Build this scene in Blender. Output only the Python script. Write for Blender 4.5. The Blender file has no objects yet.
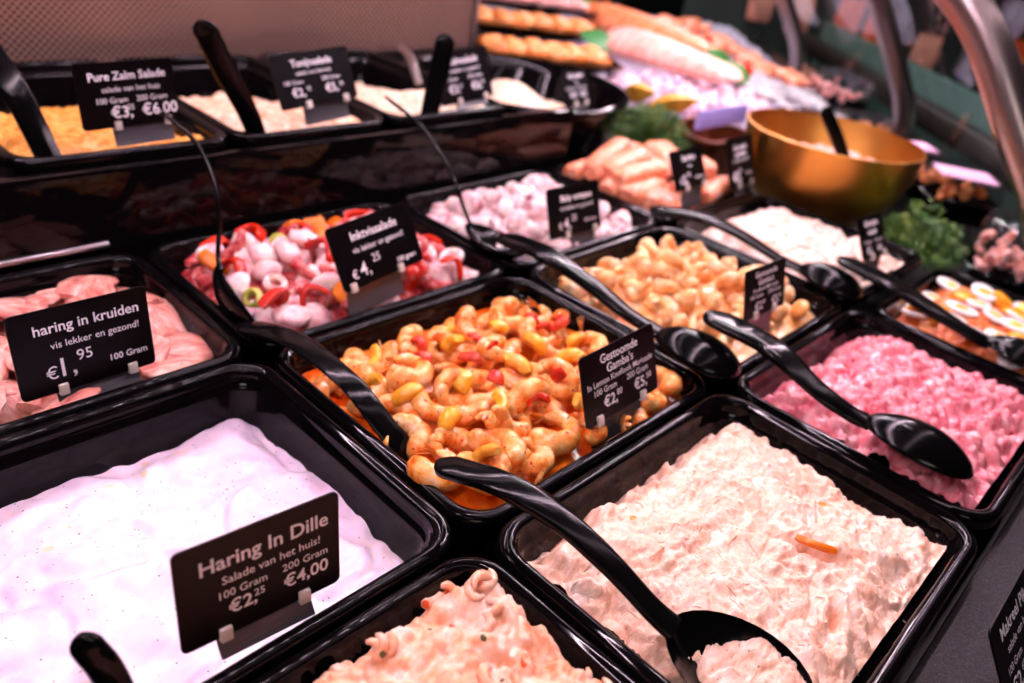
import bpy, bmesh, math, random
from mathutils import Vector, Matrix, Euler, noise
SC = bpy.context.scene
COL = SC.collection
R = random.Random(7)
ZR = 0.95                       # height of the tray rims above the shop floor; everything below is built relative to it
PI = math.pi

# ------------------------------------------------------------------ materials
def lin(h):
    h = h.lstrip('#'); o = []
    for i in (0, 2, 4):
        c = int(h[i:i+2], 16) / 255
        o.append(c / 12.92 if c <= .04045 else ((c + .055) / 1.055) ** 2.4)
    return (*o, 1)

class NT:
    def __init__(s, name):
        s.m = bpy.data.materials.new(name); s.m.use_nodes = True
        s.t = s.m.node_tree; s.n = s.t.nodes; s.b = s.n['Principled BSDF']
    def node(s, kind, **kw):
        n = s.n.new(kind)
        for k, v in kw.items(): setattr(n, k, v)
        return n
    def link(s, a, b): s.t.links.new(a, b)
    def math(s, op, a, b=None):
        n = s.node('ShaderNodeMath', operation=op)
        for i, v in enumerate((a, b)):
            if v is None: continue
            if isinstance(v, (int, float)): n.inputs[i].default_value = v
            else: s.link(v, n.inputs[i])
        return n.outputs[0]
    def mix(s, fac, a, b, mode='MIX'):
        n = s.node('ShaderNodeMix', data_type='RGBA', blend_type=mode)
        for i, v in ((0, fac), (6, a), (7, b)):
            if isinstance(v, (int, float, tuple)): n.inputs[i].default_value = v
            else: s.link(v, n.inputs[i])
        return n.outputs[2]

def plain(name, col, rough=.4, metal=0, spec=.5, coat=0, emit=None, strength=0, bump=None):
    k = NT(name); b = k.b
    b.inputs['Base Color'].default_value = lin(col) if isinstance(col, str) else col
    b.inputs['Roughness'].default_value = rough; b.inputs['Metallic'].default_value = metal
    b.inputs['Specular IOR Level'].default_value = spec; b.inputs['Coat Weight'].default_value = coat
    if emit: b.inputs['Emission Color'].default_value = emit; b.inputs['Emission Strength'].default_value = strength
    if bump:
        tc = k.node('ShaderNodeTexCoord'); nz = k.node('ShaderNodeTexNoise'); nz.inputs['Scale'].default_value = bump[0]
        nz.inputs['Detail'].default_value = 4
        k.link(tc.outputs['Object'], nz.inputs['Vector'])
        bp = k.node('ShaderNodeBump'); bp.inputs['Strength'].default_value = bump[1]; bp.inputs['Distance'].default_value = .002
        k.link(nz.outputs[0], bp.inputs['Height']); k.link(bp.outputs[0], b.inputs['Normal'])
    return k.m

def food(name, cols, scale=60, rough=.35, sss=.25, bump=.3, bscale=250, specks=(), vary=.12, spec=.5, detail=5, stretch=None, rad=(1, .45, .3)):
    """mottled moist food: cols = colours spread over a noise, specks = (colour, scale, radius) herb or pepper flecks"""
    k = NT(name); b = k.b
    tc = k.node('ShaderNodeTexCoord'); oi = k.node('ShaderNodeObjectInfo')
    off = k.node('ShaderNodeVectorMath', operation='ADD')
    k.link(tc.outputs['Object'], off.inputs[0])
    cx = k.node('ShaderNodeCombineXYZ')
    for i in range(3): k.link(k.math('MULTIPLY', oi.outputs['Random'], 3.1 + i), cx.inputs[i])
    k.link(cx.outputs[0], off.inputs[1])
    vec = off.outputs[0]
    if stretch:
        mp = k.node('ShaderNodeMapping'); mp.inputs['Scale'].default_value = stretch
        k.link(vec, mp.inputs['Vector']); vec2 = mp.outputs[0]
    else: vec2 = vec
    nz = k.node('ShaderNodeTexNoise'); nz.inputs['Scale'].default_value = scale; nz.inputs['Detail'].default_value = detail
    nz.inputs['Roughness'].default_value = .62; nz.inputs['Distortion'].default_value = .4
    k.link(vec2, nz.inputs['Vector'])
    cr = k.node('ShaderNodeValToRGB'); e = cr.color_ramp.elements
    n = len(cols)
    while len(e) < n: e.new(.5)
    for i, c in enumerate(cols):
        e[i].position = .30 + .40 * (i / max(1, n - 1)); e[i].color = lin(c)
    k.link(nz.outputs[0], cr.inputs[0]); col = cr.outputs[0]
    for sc, ss, sr in specks:
        v = k.node('ShaderNodeTexVoronoi'); v.inputs['Scale'].default_value = ss
        k.link(vec, v.inputs['Vector'])
        nn = k.node('ShaderNodeTexNoise'); nn.inputs['Scale'].default_value = ss * 2.5; k.link(vec, nn.inputs['Vector'])
        d = k.math('ADD', v.outputs['Distance'], k.math('MULTIPLY', k.math('SUBTRACT', nn.outputs[0], .5), .35))
        sp = k.node('ShaderNodeSeparateColor'); k.link(v.outputs['Color'], sp.inputs[0])
        f = k.math('MULTIPLY', k.math('LESS_THAN', d, sr), k.math('LESS_THAN', sp.outputs[0], .6))
        col = k.mix(f, col, lin(sc))
    hs = k.node('ShaderNodeHueSaturation'); k.link(col, hs.inputs['Color'])
    k.link(k.math('ADD', k.math('MULTIPLY', oi.outputs['Random'], vary * 2), 1 - vary), hs.inputs['Value'])
    k.link(hs.outputs[0], b.inputs['Base Color'])
    b.inputs['Roughness'].default_value = rough; b.inputs['Specular IOR Level'].default_value = spec
    if sss:
        b.inputs['Subsurface Weight'].default_value = sss; b.inputs['Subsurface Radius'].default_value = rad
        b.inputs['Subsurface Scale'].default_value = .004
    if bump:
        nb = k.node('ShaderNodeTexNoise'); nb.inputs['Scale'].default_value = bscale; nb.inputs['Detail'].default_value = 3
        k.link(vec2, nb.inputs['Vector'])
        bp = k.node('ShaderNodeBump'); bp.inputs['Strength'].default_value = bump; bp.inputs['Distance'].default_value = .002
        k.link(nb.outputs[0], bp.inputs['Height']); k.link(bp.outputs[0], b.inputs['Normal'])
    return k.m

M = {}
M['black'] = plain('black_melamine', (.0022, .0018, .0022, 1), .05, spec=.16, bump=(24, .012))
M['black_utensil'] = plain('black_nylon', (.002, .002, .0022, 1), .16, spec=.16)
M['black_matt'] = plain('black_matt', (.004, .0035, .004, 1), .35)
M['card'] = plain('black_card', (.0022, .0014, .0018, 1), .34, spec=.12)
M['ink'] = plain('card_lettering', '#f4f0f6', .6)
M['grey_plastic'] = plain('dark_grey_plastic', (.055, .050, .056, 1), .3)
M['clip'] = plain('clear_white_clip', '#c9c0b6', .3)
M['steel'] = plain('brushed_steel', '#b9b2b6', .28, 1)
M['chrome'] = plain('satin_chrome', '#9c8f8c', .30, 1)
M['gold'] = plain('gold_metal', '#cc9448', .36, 1, bump=(8, .08))
M['copper'] = plain('copper_metal', '#b5704f', .3, 1)
M['kerb'] = food('grey_composite', ['#1d1a1c', '#2f2b2d', '#454043'], 700, .6, 0, .3, 900, vary=0, spec=.2)
M['rail'] = plain('brown_rail', '#1d1210', .45)
M['floor'] = plain('shop_floor', '#3a3836', .5)
M['wall'] = plain('dark_shop_wall', '#16211e', .7)
M['teal'] = plain('teal_panel', '#48605a', .5)
M['ceiling'] = plain('shop_ceiling', '#242424', .8)
M['lilac'] = plain('lilac_plastic', '#a79be0', .4)
M['leaf'] = plain('green_leaf', '#2f7a35', .45)
M['parsley'] = food('parsley_leaf', ['#20481a', '#477428', '#8c9c44'], 30, .5, 0, 0)
M['lemon'] = food('lemon_rind', ['#c28a1c', '#d9a83c'], 40, .4, .1, .2)
M['tomato'] = food('red_tomato', ['#a8140c', '#d42a18'], 40, .25, .2, .1)

def perforated():
    k = NT('perforated_metal'); b = k.b
    tc = k.node('ShaderNodeTexCoord'); sp = k.node('ShaderNodeSeparateXYZ'); k.link(tc.outputs['Object'], sp.inputs[0])
    cb = k.node('ShaderNodeCombineXYZ'); k.link(sp.outputs[0], cb.inputs[0]); k.link(sp.outputs[2], cb.inputs[1])
    mp = k.node('ShaderNodeMapping'); mp.inputs['Rotation'].default_value = (0, 0, PI / 4); k.link(cb.outputs[0], mp.inputs[0])
    v = k.node('ShaderNodeTexVoronoi', voronoi_dimensions='2D'); v.inputs['Scale'].default_value = 165; v.inputs['Randomness'].default_value = 0
    k.link(mp.outputs[0], v.inputs['Vector'])
    f = k.math('LESS_THAN', v.outputs['Distance'], .36)
    k.link(k.mix(f, lin('#9a7a6e'), (.004, .002, .003, 1)), b.inputs['Base Color'])
    k.link(k.math('SUBTRACT', .55, k.math('MULTIPLY', f, .55)), b.inputs['Metallic'])
    b.inputs['Roughness'].default_value = .42
    return k.m
M['perforated'] = perforated()

def glass(name, tint, fac=None):
    m = bpy.data.materials.new(name); m.use_nodes = True; t = m.node_tree; t.nodes.clear()
    o = t.nodes.new('ShaderNodeOutputMaterial'); mx = t.nodes.new('ShaderNodeMixShader')
    tr = t.nodes.new('ShaderNodeBsdfTransparent'); gl = t.nodes.new('ShaderNodeBsdfGlossy'); fr = t.nodes.new('ShaderNodeFresnel')
    tr.inputs[0].default_value = tint; gl.inputs[0].default_value = (1, 1, 1, 1); gl.inputs['Roughness'].default_value = .02
    ge = t.nodes.new('ShaderNodeNewGeometry'); mi = t.nodes.new('ShaderNodeMix')      # a thin sheet: the same reflection from both faces
    mi.inputs[2].default_value = 1.5; mi.inputs[3].default_value = 1 / 1.5
    t.links.new(ge.outputs['Backfacing'], mi.inputs[0]); t.links.new(mi.outputs[0], fr.inputs[0])
    t.links.new(fr.outputs[0], mx.inputs[0]); t.links.new(tr.outputs[0], mx.inputs[1]); t.links.new(gl.outputs[0], mx.inputs[2])
    t.links.new(mx.outputs[0], o.inputs[0]); return m
M['glass'] = glass('case_glass', (.80, .88, .84, 1))
M['clear'] = glass('clear_plastic', (.93, .90, .92, 1))

# ------------------------------------------------------------------ mesh helpers
class MB:
    def __init__(s): s.v = []; s.f = []
    def add(s, vs, fs, mat=None):
        b = len(s.v)
        s.v += [(mat @ Vector(v)) if mat else Vector(v) for v in vs]
        s.f += [tuple(b + i for i in f) for f in fs]; return s
    def box(s, c, d, mat=None, bev=0):
        bm = bmesh.new(); bmesh.ops.create_cube(bm, size=1)
        for v in bm.verts: v.co = Vector((v.co.x * d[0], v.co.y * d[1], v.co.z * d[2])) + Vector(c)
        if bev: bmesh.ops.bevel(bm, geom=bm.edges[:], offset=bev, segments=2, affect='EDGES', profile=.6)
        return s.bm(bm, mat)
    def bm(s, bm, mat=None):
        bm.verts.index_update()
        s.add([v.co.copy() for v in bm.verts], [[v.index for v in f.verts] for f in bm.faces], mat); bm.free(); return s
    def loft(s, loops, closed=True, cap=(True, True), mat=None):
        n = len(loops[0]); vs = [p for l in loops for p in l]; fs = []
        for i in range(len(loops) - 1):
            for j in range(n if closed else n - 1):
                k = (j + 1) % n
                fs.append((i * n + j, i * n + k, (i + 1) * n + k, (i + 1) * n + j))
        if cap[0]: fs.append(tuple(range(n - 1, -1, -1)))
        if cap[1]: fs.append(tuple((len(loops) - 1) * n + j for j in range(n)))
        return s.add(vs, fs, mat)
    def sweep(s, path, half, n=10, side=None, power=2.0, cap=(True, True), mat=None):
        """half = list of (half width, half thickness) per path point; side = fixed sideways hint"""
        P = [Vector(p) for p in path]; loops = []; S = Vector(side) if side is not None else None
        for i, p in enumerate(P):
            t = (P[min(i + 1, len(P) - 1)] - P[max(i - 1, 0)]).normalized()
            if S is None:
                S = t.orthogonal()
            sd = (S - t * S.dot(t)).normalized(); up = sd.cross(t)
            if side is None: S = sd
            w, h = half[i] if isinstance(half[i], tuple) else (half[i], half[i]); l = []
            for a in range(n):
                q = 2 * PI * a / n; c, d = math.cos(q), math.sin(q)
                c = math.copysign(abs(c) ** (2 / power), c); d = math.copysign(abs(d) ** (2 / power), d)
                l.append(p + sd * (c * w) + up * (d * h))
            loops.append(l)
        return s.loft(loops, True, cap, mat)
    def blob(s, c, r, sub=2, amp=.15, freq=3, seed=0, scale=(1, 1, 1), mat=None):
        bm = bmesh.new(); bmesh.ops.create_icosphere(bm, subdivisions=sub, radius=1)
        for v in bm.verts:
            d = 1 + amp * noise.noise(v.co * freq * .5 + Vector((seed * 7.3, seed * 3.1, seed)))
            v.co = Vector((v.co.x * scale[0], v.co.y * scale[1], v.co.z * scale[2])) * (r * d)
        M_ = Matrix.Translation(c) @ (mat if mat else Matrix())
        return s.bm(bm, M_)
    def mesh(s, name, mats, smooth=True):
        me = bpy.data.meshes.new(name); me.from_pydata([tuple(v) for v in s.v], [], s.f)
        for m in (mats if isinstance(mats, (list, tuple)) else [mats]): me.materials.append(m)
        bm = bmesh.new(); bm.from_mesh(me); bmesh.ops.recalc_face_normals(bm, faces=bm.faces); bm.to_mesh(me); bm.free()
        if smooth:
            me.polygons.foreach_set('use_smooth', [True] * len(me.polygons))
            if smooth != 'all': me.set_sharp_from_angle(angle=math.radians(50))
        me.update(); return me

def tag(o, label=None, cat=None, group=None, kind=None):
    if label: o['label'] = label
    if cat: o['category'] = cat
    if group: o['group'] = group
    if kind: o['kind'] = kind
    return o

def obj(name, me, parent=None, loc=(0, 0, 0), rot=None):
    o = bpy.data.objects.new(name, me); COL.objects.link(o); o.parent = parent; o.location = loc
    if rot is not None: o.rotation_euler = rot
    return o
def make(name, mb, mat, parent=None, loc=(0, 0, 0), rot=None, smooth=True):
    """mesh vertices are given relative to loc"""
    return obj(name, mb.mesh(name, mat, smooth), parent, loc, rot)
def root(name, loc, label, cat, group=None, rot=None):
    return tag(obj(name, None, None, loc, rot), label, cat, group)
def copy_tree(o, parent=None):
    c = o.copy(); COL.objects.link(c); c.parent = parent
    for ch in list(o.children): copy_tree(ch, c)
    return c

def smooth_path(pts, n):
    """Catmull-Rom through pts"""
    P = [Vector(p) for p in pts]; P = [2 * P[0] - P[1]] + P + [2 * P[-1] - P[-2]]; out = []
    segs = len(P) - 3
    for i in range(n + 1):
        t = i / n * segs; k = min(int(t), segs - 1); t -= k
        a, b, c, d = P[k:k + 4]
        out.append(.5 * ((2 * b) + (c - a) * t + (2 * a - 5 * b + 4 * c - d) * t * t + (3 * b - a - 3 * c + d) * t ** 3))
    return out
def lerp_list(vals, n):
    out = []
    for i in range(n + 1):
        t = i / n * (len(vals) - 1); k = min(int(t), len(vals) - 2); t -= k; t = t * t * (3 - 2 * t)
        a, b = vals[k], vals[k + 1]; out.append(tuple(x + (y - x) * t for x, y in zip(a, b)))
    return out

def rrect(cx, cy, a, b, r, z, n=7):
    out = []
    for qx, qy, st in ((1, 1, 0), (-1, 1, 90), (-1, -1, 180), (1, -1, 270)):
        for i in range(n):
            t = math.radians(st + 90 * i / (n - 1))
            out.append(Vector((cx + qx * (a - r) + r * math.cos(t), cy + qy * (b - r) + r * math.sin(t), z)))
    return out

# ------------------------------------------------------------------ trays
def tray_mesh(w, d, depth=.066, rc=.026):
    prof = [(.004, -.010), (0, -.0095), (0, -.005), (.0004, -.003), (.0014, -.0014), (.003, -.0004), (.005, 0), (.007, -.0004), (.0086, -.0014), (.0097, -.003), (.0102, -.006),
            (.0112, -.012), (.0128, -.0135), (.0135, -.016), (.0185, -depth + .008), (.022, -depth + .002), (.03, -depth), (.05, -depth)]
    mb = MB(); loops = [rrect(0, 0, w / 2 - i, d / 2 - i, max(rc - i * .6, .008), z) for i, z in prof]
    mb.loft(loops, True, (False, True))
    outer = [(.004, -.010), (.006, -.010), (.0165, -depth + .006), (.022, -depth - .002), (.05, -depth - .002)]
    mb.loft([rrect(0, 0, w / 2 - i, d / 2 - i, max(rc - i * .6, .008), z) for i, z in outer], True, (False, True))
    return mb
X = [-.275, 0, .27, .525, .742]; Y = [0.0, .204, .433, .634]
def tray(x0, x1, y0, y1, label, z=0, depth=.066):
    g = .0012
    o = make('food_tray', tray_mesh(x1 - x0 - 2 * g, y1 - y0 - 2 * g, depth), M['black'], None, ((x0 + x1) / 2, (y0 + y1) / 2, z - R.random() * .001))
    return tag(o, label, 'tray', 'black food trays')
tray(X[0], X[1], Y[2], Y[3], 'black food tray holding herring fillets behind the white salad tray')
tray(X[0], X[1], Y[1], Y[2], 'black food tray holding smooth white dill salad')
tray(X[0], X[1], Y[0], Y[1], 'black food tray at the bottom edge holding lumpy shrimp salad')
tray(X[1], X[2], Y[2], Y[3], 'black food tray holding mixed squid salad with peppers and olives')
tray(X[1], X[2], Y[1], Y[2], 'black food tray of herbed prawns in orange marinade at the centre')
tray(X[1], X[2], Y[0], Y[1], 'black food tray holding flaked pale fish salad beside grey kerb')
tray(X[2], X[3], Y[2], Y[3], 'black food tray holding whitish baby octopus')
tray(X[2], X[3], Y[1], Y[2], 'black food tray holding plain orange prawns')
tray(X[2], X[3], Y[0], Y[1], 'black food tray holding bright pink beetroot fish salad')
tray(X[3], X[4] + .015, Y[2], Y[3], 'black food tray holding cooked salmon pieces')
tray(X[3], X[4] + .015, Y[1], Y[2], 'black food tray holding creamy white salad next to gold bowl')
tray(X[3], X[4], Y[0], Y[1] - .015, 'black food tray holding egg slices on orange salad')
RX = [-.078, .112, .293, .478]
for i, t in enumerate(('raised black tray of orange salmon salad', 'raised black tray of pale tuna salad between two others', 'raised black tray with tall black spoon nearest the round bowl')):
    tray(RX[i], RX[i + 1], .653, .955, t, z=.077, depth=.07)

# ------------------------------------------------------------------ salads (uncountable stuff)
def rr_scale(u, v, a, b, r):
    """stretch of the unit square point (u,v) so that its border lands on a rounded rectangle a x b"""
    m = max(abs(u), abs(v))
    if m < 1e-6: return 1
    x, y = abs(u) / m * a, abs(v) / m * b
    if x <= a - r or y <= b - r: return 1
    cx, cy = a - r, b - r
    A = x * x + y * y; B = -2 * (x * cx + y * cy); C = cx * cx + cy * cy - r * r
    D = max(0, B * B - 4 * A * C)
    return min(1, (-B + math.sqrt(D)) / (2 * A))
def vor(x, y, s, seed=0):
    return noise.voronoi(Vector((x * s, y * s, seed)))[0]
def fbm(x, y, s, seed=0, o=4):
    return noise.fractal(Vector((x * s, y * s, seed)), 1.0, 2.0, o)
def lump(x, y, s, seed):
    d = vor(x, y, s, seed); return math.sqrt(max(0, 1 - min(1, (d[0] / .75)) ** 2)) / s * .5
def sst(a, b, t):
    t = min(1, max(0, (t - a) / (b - a))); return t * t * (3 - 2 * t)
def mound(x, y, rc, top, dl, dr, df, db, w=.028, nz=.007, seed=3):
    """heap height: level top, sinking by dl, dr, df, db towards the left, right, front and back wall"""
    x0, x1, y0, y1 = rc; q = .0165 - nz * fbm(x, y, 45, seed)
    return top - max(dl * (1 - sst(0, w, x - x0 - q)), dr * (1 - sst(0, w, x1 - x - q)), df * (1 - sst(0, w, y - y0 - q)), db * (1 - sst(0, w, y1 - y - q)))
RC = lambda i, j: (X[i], X[i + 1] + (.015 if i == 3 and j else 0), Y[j], Y[j + 1] - (.015 if i == 3 and j == 0 else 0))
def salad(name, label, cat, x0, x1, y0, y1, fn, mat, n=130, inset=.0165, extra=None, group=None):
    cx, cy = (x0 + x1) / 2, (y0 + y1) / 2; a, b = (x1 - x0) / 2 - inset, (y1 - y0) / 2 - inset
    nx = n; ny = max(8, int(n * b / a)); mb = MB(); vs = []; fs = []
    for j in range(ny + 1):
        for i in range(nx + 1):
            u, v = 2 * i / nx - 1, 2 * j / ny - 1; s = rr_scale(u, v, a, b, .016)
            x, y = cx + u * a * s, cy + v * b * s
            e = min(1 - abs(u), (1 - abs(v)) * b / a) * a          # distance to the wall
            vs.append((u * a * s, v * b * s, fn(x, y, e)))
    for j in range(ny):
        for i in range(nx):
            k = j * (nx + 1) + i; fs.append((k, k + 1, k + nx + 2, k + nx + 1))
    mb.add(vs, fs)
    if extra: extra(mb, cx, cy)
    o = make(name, mb, mat, None, (cx, cy, 0), smooth='all')
    return tag(o, label, cat, group, 'stuff')

M['cream'] = food('white_cream', ['#dcbcd4', '#ead0e4', '#f0dcea', '#e6cabe'], 26, .25, .15, .12, 60, specks=(('#75806a', 230, .11), ('#8d9078', 150, .07), ('#e8cdb0', 40, .10)))
def f_cream(x, y, e):
    w = .010 * noise.noise(Vector((x * 22, y * 22, 4)))
    z = -.040 + .004 * fbm(x, y, 14, 1) + .55 * lump(x + w, y + w, 26, 3) * .35 + .0016 * fbm(x, y, 60, 5, 3)
    d = vor(x + w, y - w, 17, 6); z += .0032 * sst(.0, .18, d[1] - d[0])
    return z - .012 * sst(.03, .0, e) * (.4 + .6 * noise.noise(Vector((x * 25, y * 25, 1))))
salad('dill_herring_salad', 'smooth white creamy herring salad flecked with dill', 'salad', X[0], X[1], Y[1], Y[2], f_cream, M['cream'], 120, inset=.0155)

M['shrimp_salad'] = food('shrimp_salad', ['#d97c50', '#eba680', '#f1c0a6', '#f6d8ca'], 75, .3, .2, .35, 260, specks=(('#4f4a1c', 75, .10), ('#d9582c', 60, .12)))
def f_shrimp(x, y, e):
    return mound(x, y, RC(0, 0), .011, .006, .034, .006, .028, .016, .007) + .006 * sst(.02, .07, e) + .006 * fbm(x, y, 22, 2) + 1.0 * lump(x, y, 85, 4) + .7 * lump(x, y, 210, 8) + .0018 * fbm(x, y, 200, 3)
def shrimp_bits(mb, cx, cy):
    rr = random.Random(3)
    for i in range(60):
        x, y = rr.uniform(-.115, .112), rr.uniform(-.08, .08); e = min(.1375 - abs(x), .102 - abs(y)) - .0165
        z = f_shrimp(cx + x, cy + y, e) + .001
        m = Euler((rr.uniform(-.6, .6), rr.uniform(-.6, .6), rr.uniform(0, 6.3))).to_matrix().to_4x4()
        pts = [Vector((.0046 * math.cos(t), .0046 * math.sin(t), .001 * t)) for t in [k * .42 for k in range(9)]]
        mb.sweep(pts, [.0014, .0022, .0027, .0028, .0027, .0025, .0021, .0016, .0008], 7, mat=Matrix.Translation((x, y, z - .001)) @ m)
salad('shrimp_salad', 'lumpy pinkish shrimp salad in the tray at the bottom edge', 'salad', X[0], X[1], Y[0], Y[1], f_shrimp, M['shrimp_salad'], 190, extra=shrimp_bits)

M['flaked'] = food('flaked_fish', ['#d99a7c', '#ecbc9f', '#f3cdb6', '#f8e0d3'], 65, .36, .2, .4, 420, specks=(('#a06a4a', 120, .06), ('#d9902c', 34, .07)), detail=8, stretch=(1, 2.2, 1))
def f_flake(x, y, e):
    w = .016 * noise.noise(Vector((x * 26, y * 26, 2)))
    m = mound(x, y, RC(1, 0), -.006, .010 + .008 * sst(.10, .06, y), .026, .008, .028, .022, .010)
    ridg = 1 - abs(noise.noise(Vector(((x + w) * 60, (y + w) * 90, 5)))) * 2
    r2 = 1 - abs(noise.noise(Vector(((x + w) * 240, (y - w) * 430, 7)))) * 2
    d = vor(x + w, y + w, 34, 2); crack = sst(0, .12, d[1] - d[0])
    hole = .012 * math.exp(-(((x - .150) * .37 - (y - .070) * .93) / .016) ** 2 - (((x - .150) * .93 + (y - .070) * .37) / .0035) ** 2) + .010 * math.exp(-(((x - .115) / .010) ** 2 + ((y - .040 - .3 * (x - .115)) / .003) ** 2))
    return m + .008 * sst(.01, .07, e) + .008 * fbm(x, y, 16, 2) + .0016 * ridg + .0007 * r2 + .0018 * crack + .0022 * fbm(x, y, 90, 3) + .0008 * fbm(x, y, 420, 4, 2) - hole
def f_shred(mb, cx, cy):
    rr = random.Random(5)
    for i in range(380):
        x, y = rr.uniform(-.118, .118), rr.uniform(-.085, .085); e = min(.135 - abs(x), .102 - abs(y)) - .0165
        if e < .002: continue
        z = f_flake(cx + x, cy + y, e); a = rr.gauss(.5, .8); L = rr.uniform(.002, .006); t = rr.uniform(.0003, .0007)
        dx, dy = math.cos(a) * L, math.sin(a) * L
        mb.sweep([(x - dx, y - dy, f_flake(cx + x - dx, cy + y - dy, e) - .0004), (x, y, z + t * .5), (x + dx, y + dy, f_flake(cx + x + dx, cy + y + dy, e) - .0003)], [(t * .5, t * .3), (t, t * .7), (t * .4, t * .3)], 5)
salad('flaked_fish_salad', 'flaky pale peach fish salad heaped in the front tray by grey kerb', 'salad', X[1], X[2], Y[0], Y[1], f_flake, M['flaked'], 230, extra=f_shred)

M['beet'] = food('beet_salad', ['#cc4a58', '#e67a88', '#f09aa2', '#f8c6c4'], 75, .24, .25, .3, 200, specks=(('#8e1f33', 60, .10),), rad=(1, .4, .5))
def f_beet(x, y, e):
    w = .006 * noise.noise(Vector((x * 60, y * 60, 3)))
    return mound(x, y, RC(2, 0), -.006, .006, .022, .010, .030, .026, .009) + .006 * sst(.02, .07, e) + .006 * fbm(x, y, 20, 6) + 1.7 * lump(x + w, y, 100, 4) + 1.0 * lump(x, y + w, 210, 6) + .0014 * fbm(x, y, 200, 3)
salad('beetroot_salad', 'bright pink chunky beetroot fish salad under a black spoon', 'salad', X[2], X[3], Y[0], Y[1], f_beet, M['beet'], 170)

M['white_salad'] = food('white_salad', ['#d99c80', '#e9bfa8', '#f2d6c6', '#f8e6da'], 80, .35, .2, .35, 220, specks=(('#e0b040', 50, .10), ('#8fa04a', 60, .08)))
def f_white(x, y, e):
    return mound(x, y, RC(3, 1), -.004, .010, .022, .010, .026) + .007 * fbm(x, y, 20, 9) + 1.0 * lump(x, y, 95, 12) + .5 * lump(x, y, 190, 3)
salad('white_fish_salad', 'creamy whitish chunky salad in front of gold bowl', 'salad', X[3], X[4] + .015, Y[1], Y[2], f_white, M['white_salad'], 120)

M['egg_base'] = food('orange_shred_salad', ['#cf4e14', '#e27030', '#eb8c48', '#efae6c'], 70, .4, .15, .4, 260, specks=(('#f2d36a', 45, .14),))
def f_egg(x, y, e):
    return mound(x, y, RC(3, 0), -.004, .012, .016, .010, .018) + .005 * fbm(x, y, 25, 14) + .7 * lump(x, y, 120, 5) + .0015 * fbm(x, y, 150, 3)
salad('orange_crab_salad', 'orange shredded salad beneath the egg slices', 'salad', X[3], X[4], Y[0], Y[1] - .015, f_egg, M['egg_base'], 110)

M['salmon_salad'] = food('salmon_salad', ['#d9781a', '#ea9638', '#f2ae55', '#f6c684'], 60, .4, .2, .4, 220)
M['tuna_salad'] = food('tuna_salad', ['#cf8a60', '#e2ac86', '#eec8ac', '#f7dfcd'], 60, .4, .2, .4, 220)
M['pale_salad'] = food('pale_salad', ['#cfa27a', '#ebc9a6', '#f3dcc4', '#f9ebdf'], 60, .4, .2, .4, 220)
def f_raised(sd, base=.0):
    def f(x, y, e):
        return mound(x, y, (-.078, .478, .655, .955), .066 + base - .030 * sst(.72, .90, y), 0, 0, .006, .02) - .02 * sst(.02, .0, e) * sst(.70, .76, y) + .006 * fbm(x, y, 20, sd) + .8 * lump(x, y, 80, sd) + .5 * lump(x, y, 170, sd) - .008
    return f
salad('salmon_salad', 'orange salmon salad in the raised tray behind the herring trays', 'salad', RX[0], RX[1], .655, .955, f_raised(3, .004), M['salmon_salad'], 90)
salad('tuna_salad', 'pale pinkish tuna salad around the spoon in the middle raised tray', 'salad', RX[1], RX[2], .655, .955, f_raised(5, .006), M['tuna_salad'], 90)
salad('pale_fish_salad', 'cream-coloured salad in the raised tray nearest the round bowl', 'salad', RX[2], RX[3], .655, .955, f_raised(8, .008), M['pale_salad'], 90)

# ------------------------------------------------------------------ countable pieces strewn over a mound
def scatter(n, x0, x1, y0, y1, rmin, rr, inset=.022, tries=40, pts=None):
    pts = [] if pts is None else pts; out = []
    for _ in range(n * tries):
        if len(out) >= n: break
        x, y = rr.uniform(x0 + inset, x1 - inset), rr.uniform(y0 + inset, y1 - inset)
        if x < min(x0, x1) or (abs(x - (x0 + x1) / 2) > (x1 - x0) / 2 - inset - .012 and abs(y - (y0 + y1) / 2) > (y1 - y0) / 2 - inset - .012): continue
        if all((x - a) ** 2 + (y - b) ** 2 > (.5 * (rmin + c)) ** 2 for a, b, c in pts):
            pts.append((x, y, rmin)); out.append((x, y))
    return out
def strew(name, protos, spots, fn, label, cat, group, rr, lift=.003, tilt=.5, smin=.9, smax=1.1, flat=True):
    for i, (x, y, e) in enumerate(spots):
        p = protos[i % len(protos)]
        o = bpy.data.objects.new(name, p); COL.objects.link(o)
        o.location = (x, y, fn(x, y, e) + lift + rr.uniform(-.001, .002))
        o.rotation_euler = (rr.gauss(0, tilt), rr.gauss(0, tilt), rr.uniform(0, 2 * PI))
        s = rr.uniform(smin, smax); o.scale = (s, s, s)
        tag(o, label, cat, group)
def edge_of(x, y, x0, x1, y0, y1, inset=.0165): return min(x - x0, x1 - x, y - y0, y1 - y) - inset

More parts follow.
